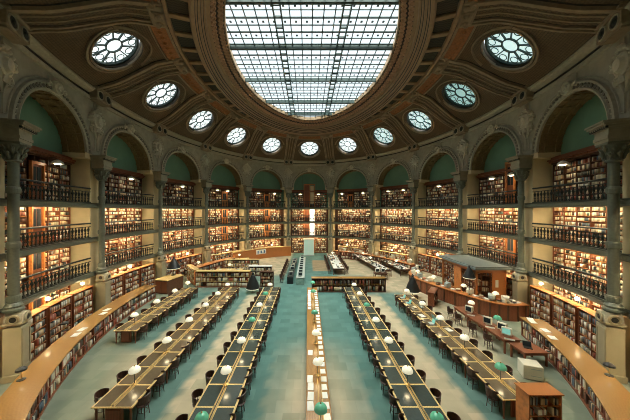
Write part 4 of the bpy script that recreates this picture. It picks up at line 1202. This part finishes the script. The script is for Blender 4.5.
def wallstrip(mb, A_, B_, z0, z1):
    n = len(A_); vs = []
    for a, b in zip(A_, B_): vs += [(a[0],a[1],z0),(b[0],b[1],z0),(b[0],b[1],z1),(a[0],a[1],z1)]
    mb.add(vs, [(k*4+j, (k+1)*4+j, (k+1)*4+(j+1)%4, k*4+(j+1)%4) for k in range(n-1) for j in range(4)]+[(3,2,1,0),((n-1)*4,(n-1)*4+1,(n-1)*4+2,(n-1)*4+3)])
    return mb
t = empty('issue_desk', XF(12.5, 22, 0), 'large curved red wood issue desk around the kiosk on the right', 'desk')
sh_ = lambda m: (setattr(m, 'v', [(x-12.5, y-22, z) for x, y, z in m.v]), m)[1]
part('front_panelling', sh_(wallstrip(MB(), sp, offs(sp, .06), 0, 1.06)), M['wood_red'], t)
part('counter_top', sh_(wallstrip(MB(), offs(sp, -.08), offs(sp, .72), 1.06, 1.11)), M['wood_or'], t)
for i in range(1, len(sp), 2):
    m = MB()
    p = sp[i]; a, b = sp[max(i-1,0)], sp[min(i+1,len(sp)-1)]; ang = math.atan2(b[1]-a[1], b[0]-a[0]); m.box((p[0]+0, p[1], .53), (.10,.10,1.04), rz=ang)
    part('pilaster', sh_(m), M['wood_dk'], t)
t = empty('wooden_kiosk', XF(13.75, 21.2, 0), 'glazed wooden kiosk with flat grey roof inside the issue desk', 'kiosk')
kx, ky, kh = 2.3, 4.7, 3.1
m = MB()
for a in (-1,1):
    for b in (-1,1): m.box((a*(kx/2-.07), b*(ky/2-.07), kh/2), (.14,.14,kh))
for b in (-1,1): m.box((0, b*(ky/2-.05), .45), (kx-.2,.08,.9)).box((0, b*(ky/2-.05), kh-.15), (kx-.2,.10,.3))
for a in (-1,1): m.box((a*(kx/2-.05), 0, .45), (.08,ky-.2,.9)).box((a*(kx/2-.05), 0, kh-.15), (.10,ky-.2,.3))
m.box((.55,-ky/2+.05,1.6), (.9,.06,2.4)); m.box((-kx/2+.05, .0, 1.7), (.06,1.0,2.4))
part('frame', m, M['wood_or'], t)
m = MB()
for k in range(7): m.box((-kx/2+.06, -ky/2+.2+.28*k, 1.85), (.04,.04,2.0)).box((-kx/2+.06, ky/2-.2-.28*k, 1.85), (.04,.04,2.0)) if k < 6 else None
for z in (1.3,1.75,2.2,2.6): m.box((-kx/2+.06, 0, z), (.04,ky-.2,.04)).box((-.5, -ky/2+.06, z), (1.2,.04,.04))
for k in range(4): m.box((-1.05+.35*k, -ky/2+.06, 1.85), (.04,.04,2.0))
part('glazing_bars', m, M['wood_red'], t)
part('roof', MB().box((0,0,kh+.06), (kx+.5,ky+.6,.14)).box((0,0,kh+.17), (kx+.3,ky+.4,.08)), M['slate'], t)
part('inner_panel', MB().box((.1,0,1.2), (.06,ky-.5,2.4)), M['wood_dk'], t)
part('notice', MB().box((.45,-ky/2+.015,2.0), (.22,.02,.55)), M['white'], t)
books(XF(13.75-.2, 21.2-ky/2+.3, 0, 0), -.9, .4, 1.32, .4, .2, 'wall shelves', .05, .09); books(XF(13.75-.2, 21.2-ky/2+.3, 0, 0), -.9, .4, 1.77, .4, .2, 'wall shelves', .05, .09)
for z in (1.0,1.45,1.9,2.35): books(XF(13.75-.7, 21.2, z, -PI/2), -2.0, 2.0, 0, .36, .2, 'wall shelves', .05, .09)
# things on the issue desk
inner = offs(sp, .36)
lamps_at = {8:1, 14:1, 20:0, 26:1}
for i in range(2, len(inner)-1):
    p = inner[i]; a, b = sp[max(i-1,0)], sp[min(i+1,len(sp)-1)]; ang = math.atan2(b[1]-a[1], b[0]-a[0])
    Mx = XF(p[0], p[1], 1.112, ang+PI)
    if i in lamps_at: place_lamp(p[0], p[1], 1.112, False, 'white glass lamp on the issue desk, %s one' % NTH[list(lamps_at).index(i)], 'glass shaded table lamps')
    elif i % 4 == 1: crt(Mx @ Matrix.Rotation(PI, 4, 'Z'), 'monitor on the issue desk, %s' % SEAT[i//4], False, mm='grey' if i % 8 == 1 else 'cream_pl')
    elif i % 4 == 3: bookpile(Mx, 5, 'book in one of the piles on the issue desk', 'piled books on the issue desk')
    else:
        o = MB().box((0,0,.03), (.34,.26,.06)).build('file_box', M['white']); o.matrix_world = Mx; tag(o, 'white file tray on the issue desk counter', 'tray', 'white trays on the issue desk')

# ---------------------------------------------------------------- catalogue stations in the centre far aisle
for q, (x0, x1, y0, y1, m) in enumerate(((-1.2,-.35,25.2,36.5,'grey'),(-2.15,-1.5,25.6,35.8,'black'))):
    t = plain_table(x0, x1, y0, y1, .78 if q == 0 else .72, 'long %s computer counter in the far centre aisle' % ('grey' if q == 0 else 'black'), m, name='computer_counter')
    part('side_panel', MB().box((0, -(y1-y0)/2+.03, .34), (x1-x0-.06,.04,.66)), M['steel' if q == 0 else 'black'], t)
for k in range(9):
    lab = 'grey computer monitor on the grey counter in the far centre aisle, %s' % SEAT[k]
    crt(XF(-.78, 25.7+1.22*k, .782, 0), lab, False, 'monitors on the grey counter', 'grey')
for k in range(8):
    if k % 3 != 1: crt(XF(-1.82, 26.1+1.22*k, .722, .4), 'monitor on the black counter in the far centre aisle, %s' % SEAT[k], False, 'monitors on the black counter', 'cream_pl' if k % 2 else 'grey')
    place_chair(-2.75, 26.2+1.22*k, 0, 'dark chair at the black computer counter, %s' % SEAT[k], 'round backed reading chairs')
    o = None
# entrance vestibule
t = empty('glass_vestibule', XF(.15, 42.4, 0), 'pale green glass vestibule before the far doorway', 'vestibule')
part('glass_box', MB().box((0,0,1.35), (1.7,1.2,2.5), bev=.05), M['glassgreen'], t); part('roof', MB().box((0,0,2.68), (1.85,1.35,.14)), M['white'], t); part('base', MB().box((0,0,.05), (1.8,1.3,.1)), M['grey'], t)
part('door_bar', MB().box((0,-.62,1.3), (.05,.03,2.3)).box((-.8,-.62,1.3), (.05,.03,2.3)).box((.8,-.62,1.3), (.05,.03,2.3)), M['white'], t)
# far right reading tables with things on them
def clutter_table(x0, x1, y0, y1, label, rz, seed, top='white', nm='far right'):
    t = plain_table(x0, x1, y0, y1, .76, label, 'wood_dk', rz, 'study_table'); xc, yc = (x0+x1)/2, (y0+y1)/2
    part('table_mat', MB().box((0,0,.765), (x1-x0-.15, y1-y0-.15, .01)), M[top], t)
    F0 = XF(xc, yc, .771, rz); r2 = random.Random(seed); L = y1-y0; y = -L/2+.45
    while y < L/2-.4:
        for sx in (-1.15, 0, 1.15):
            Fx = F0 @ XF(sx*(x1-x0)*.28, y+r2.uniform(-.1,.1), 0, r2.uniform(-.4,.4)); c = r2.random()
            if c < .35: bookpile(Fx, r2.randint(2,4), 'book in a pile on the %s' % nm, 'piled books on the %s' % nm)
            elif c < .48: laptop(Fx @ Matrix.Rotation((1 if sx >= 0 else -1)*PI/2, 4, 'Z'), 'open laptop on the %s' % nm, r2.choice(['grey','white','black']), 'laptops on the %s' % nm, False)
            elif c < .95:
                o = MB().box((0,0,.008), (.3,.42,.016)).build('paper_sheet', M['white']); o.matrix_world = Fx; tag(o, 'white papers on the %s' % nm, 'paper', 'papers on the %s' % nm)
        y += .42
    return t
clutter_table(2.9, 4.3, 29.2, 38.6, 'far white topped study table right of the computer counters', 0, 1, nm='white topped study table')
t_ = clutter_table(7.5, 8.8, 28.3, 39.5, 'long dark study table standing diagonally at the far right', .13, 2, 'leather', 'diagonal far study table')
clutter_table(10.2, 11.5, 28.6, 34.6, 'shorter dark study table between diagonal table and far right bookcase', .1, 3, 'leather', 'shorter far study table')
place_lamp(3.6, 36.9, .772, False, 'white glass lamp at the far end of the white topped study table', 'glass shaded table lamps')
for q in range(2): crt(XF(7.55+.6*q, 27.4, .752, PI*0), 'white monitor facing the reading tables, %s of a pair' % ('left','right')[q], False, 'pair of white monitors', 'white')
plain_table(7.2, 8.6, 27.0, 27.8, .75, 'small table carrying two white monitors beyond the dark low bookcase', 'wood_dk')
# left far study tables
clutter_table(-11.2, -8.2, 34.5, 35.7, 'far left study table in front of the orange partition', .35, 5, 'wood_edge', 'far left study table')
clutter_table(-10.6, -7.4, 28.2, 29.3, 'study table between the two wide bookcases on the left', 0, 6, 'wood_edge', 'study table among the left bookcases')
for q, (x, y) in enumerate(((-9.9,35.6),(-12.9,28.8),(-6.4,37.2),(13.6,29.4),(11.0,36.6),(6.5,39.9))):
    pass
# readers' things on the right hand table
items = [(7.3,19.4,0),(7.95,19.0,1),(7.3,18.3,2),(7.95,17.6,0),(7.3,17.2,1),(7.3,16.1,3),(7.95,15.6,2),(7.35,15.0,0),(7.95,14.2,3)]
for q, (x, y, c) in enumerate(items):
    sd = 'left' if x < 7.6 else 'right'
    if c in (0, 2): laptop(XF(x, y, .762, PI/2 if x > 7.6 else -PI/2), 'open laptop at the far %s side of the right hand reading table, %s' % (sd, NTH[len([1 for i_ in items[q+1:] if i_[2] in (0,2)])]), 'teal' if c else 'grey')
    elif c == 1: bookpile(XF(x, y, .762), 4, 'book in the piles at the far end of the right hand table', 'piled books on the right hand table')
    else:
        o = MB().box((0,0,.008), (.3,.42,.016)).build('paper_sheet', M['white']); o.matrix_world = XF(x, y, .762, .2); tag(o, 'white papers on the right hand reading table, %s' % ('nearer' if q == 8 else 'further'), 'paper')
# clutter on the far right curved top
for k in range(14):
    u = .75+1.9*k/13; F = FR(u, -2.45, 1.102)
    if k % 3 == 0: bookpile(F, 4, 'book in the piles on the far right curved bookcase', 'piled books on the far right curved bookcase')
    elif k % 3 == 1: crt(F @ Matrix.Rotation(PI, 4, 'Z'), 'cream monitor on the far right curved bookcase, %s from the left' % ORD[min(6, k//3+1)], False)
    else:
        o = MB().box((0,0,.05), (.4,.3,.1)).build('file_box', M['white']); o.matrix_world = F; tag(o, 'white box on the far right curved bookcase top', 'box', 'white boxes on the far right bookcase')

# more study furniture in the far half
clutter_table(-13.6, -12.6, 28.4, 31.6, 'small far left study table close to the wall cases', -.5, 8, 'wood_edge', 'far left wall study table')
clutter_table(12.4, 13.3, 30.2, 33.0, 'small far right study table behind the issue desk', .45, 9, 'leather', 'study table behind the issue desk')
for q in range(8):
    place_chair(9.3+.07*q, 29.3+1.15*q*.98-.0, PI, 'wooden chair, %s on the right side of the diagonal far table' % SEAT[q], 'round backed reading chairs') if False else None
for q in range(8): place_chair(2.6, 29.8+1.1*q, 0, 'wooden chair, %s on the left side of the white topped table' % SEAT[q], 'round backed reading chairs')
for q in range(8): place_chair(4.6, 29.8+1.1*q, PI, 'wooden chair, %s on the right side of the white topped table' % SEAT[q], 'round backed reading chairs')
for q, (x, y) in enumerate(((-9.6,35.1),(-9.0,28.75),(-13.1,30.0),(8.2,33.0),(8.0,36.5),(10.9,31.0),(12.85,31.5))):
    place_lamp(x, y, .772, False, 'white glass lamp on the %s' % ['far left study table before the partition','study table between the left bookcases','small far left wall study table','middle of the diagonal far table','far end of the diagonal far table','shorter dark study table','study table behind the issue desk'][q], 'glass shaded table lamps')
# ================================================================ build the gathered books
def build_books():
    a = np.array([b[:10] for b in BK], dtype=float)
    cam0 = np.array([0,0,HC])
    dx = a[:,:3]-cam0; dist = np.linalg.norm(dx, axis=1)
    ey = np.stack([-a[:,4], a[:,3]], 1)                # outward (away from reader)
    facing = (ey*dx[:,:2]).sum(1)/np.linalg.norm(dx[:,:2], axis=1)
    sx = 308+dx[:,0]*251/np.maximum(dx[:,1],.1); sy = 211-dx[:,2]*251/np.maximum(dx[:,1],.1)
    inf = (dx[:,1] > 1)&(sx > 2)&(sx < 628)&(sy < 419)&(sy > 2)&(facing > .1)
    size = np.where(inf, a[:,5]*a[:,6]*facing/dist**2, 0)
    sel = np.zeros(len(a), bool)
    ok = np.array([PLACES[int(p)] != 'wall shelves' for p in a[:,9]])
    order = np.argsort(-(size*ok)); sel[order[:300]] = True
    # individuals
    meshes = {}
    for c in range(len(PAL)):
        m = bpy.data.materials.new('book_cloth_'+CNAME[c].replace(' ','_')); m.use_nodes = True
        m.node_tree.nodes['Principled BSDF'].inputs['Base Color'].default_value = (*PAL[c],1); m.node_tree.nodes['Principled BSDF'].inputs['Roughness'].default_value = .6
        mb = MB(); n = 4; vs = []
        for z in (0, 1):
            vs += [(-.5,1,z),(-.5,.06,z),(-.25,0,z),(.25,0,z),(.5,.06,z),(.5,1,z)]
        mb.add(vs, [(k, k+1, 7+k, 6+k) for k in range(5)]+[(5,0,6,11),(5,4,3,2,1,0),(6,7,8,9,10,11)])
        me = bpy.data.meshes.new('book'); me.from_pydata(mb.v, [], mb.f); me.materials.append(m); meshes[c] = me
    for j in np.nonzero(sel)[0]:
        x, y, z, ex, ey_, w_, h_, d_, c, pid = a[j]; c = int(c)
        o = bpy.data.objects.new('book', meshes[c]); COL.objects.link(o)
        o.location = (x, y, z); o.rotation_euler = (0, 0, math.atan2(ey_, ex)); o.scale = (w_, d_, h_)
        o['label'] = '%s book standing upright on %s' % (CNAME[c], PLACES[int(pid)]); o['category'] = 'book'
        o['group'] = '%s books on %s' % (CNAME[c], PLACES[int(pid)])
    r = a[~sel]; n = len(r)
    ex = np.stack([r[:,3], r[:,4], np.zeros(n)], 1); ey = np.stack([-r[:,4], r[:,3], np.zeros(n)], 1); ez = np.tile([0,0,1.], (n,1))
    w_, h_, d_ = r[:,5:6], r[:,6:7], r[:,7:8]; o = r[:,:3]
    V = np.stack([o-ex*w_/2, o+ex*w_/2, o+ex*w_/2+ez*h_, o-ex*w_/2+ez*h_, o-ex*w_/2+ey*d_, o+ex*w_/2+ey*d_, o+ex*w_/2+ez*h_+ey*d_, o-ex*w_/2+ez*h_+ey*d_], 1).reshape(-1, 3)
    base = np.arange(n)[:, None, None]*8; F_ = np.array([[0,1,2,3],[3,2,6,7],[0,3,7,4],[1,5,6,2],[4,7,6,5],[0,4,5,1]])[None]
    Fs = (base+F_).reshape(-1, 4)
    me = bpy.data.meshes.new('shelved_books'); me.vertices.add(len(V)); me.vertices.foreach_set('co', V.astype(np.float32).ravel())
    me.loops.add(Fs.size); me.loops.foreach_set('vertex_index', Fs.astype(np.int32).ravel())
    me.polygons.add(len(Fs)); me.polygons.foreach_set('loop_start', np.arange(0, Fs.size, 4, dtype=np.int32)); me.polygons.foreach_set('loop_total', np.full(len(Fs), 4, dtype=np.int32))
    me.update(calc_edges=True)
    col = PAL[r[:,8].astype(int)]*(1+RNG.uniform(-.2,.2,(n,1))); col = np.clip(col, 0, .95)
    at = me.color_attributes.new('tint', 'FLOAT_COLOR', 'CORNER')
    cc = np.repeat(np.concatenate([col, np.ones((n,1))], 1), 24, axis=0); at.data.foreach_set('color', cc.astype(np.float32).ravel())
    me.materials.append(M['book']); ob = bpy.data.objects.new('shelved_books', me); COL.objects.link(ob)
    tag(ob, 'rows of old and new books filling the wall shelves all round the hall', 'books', None, 'stuff')
    print('BOOKS', n, sel.sum())
build_books()
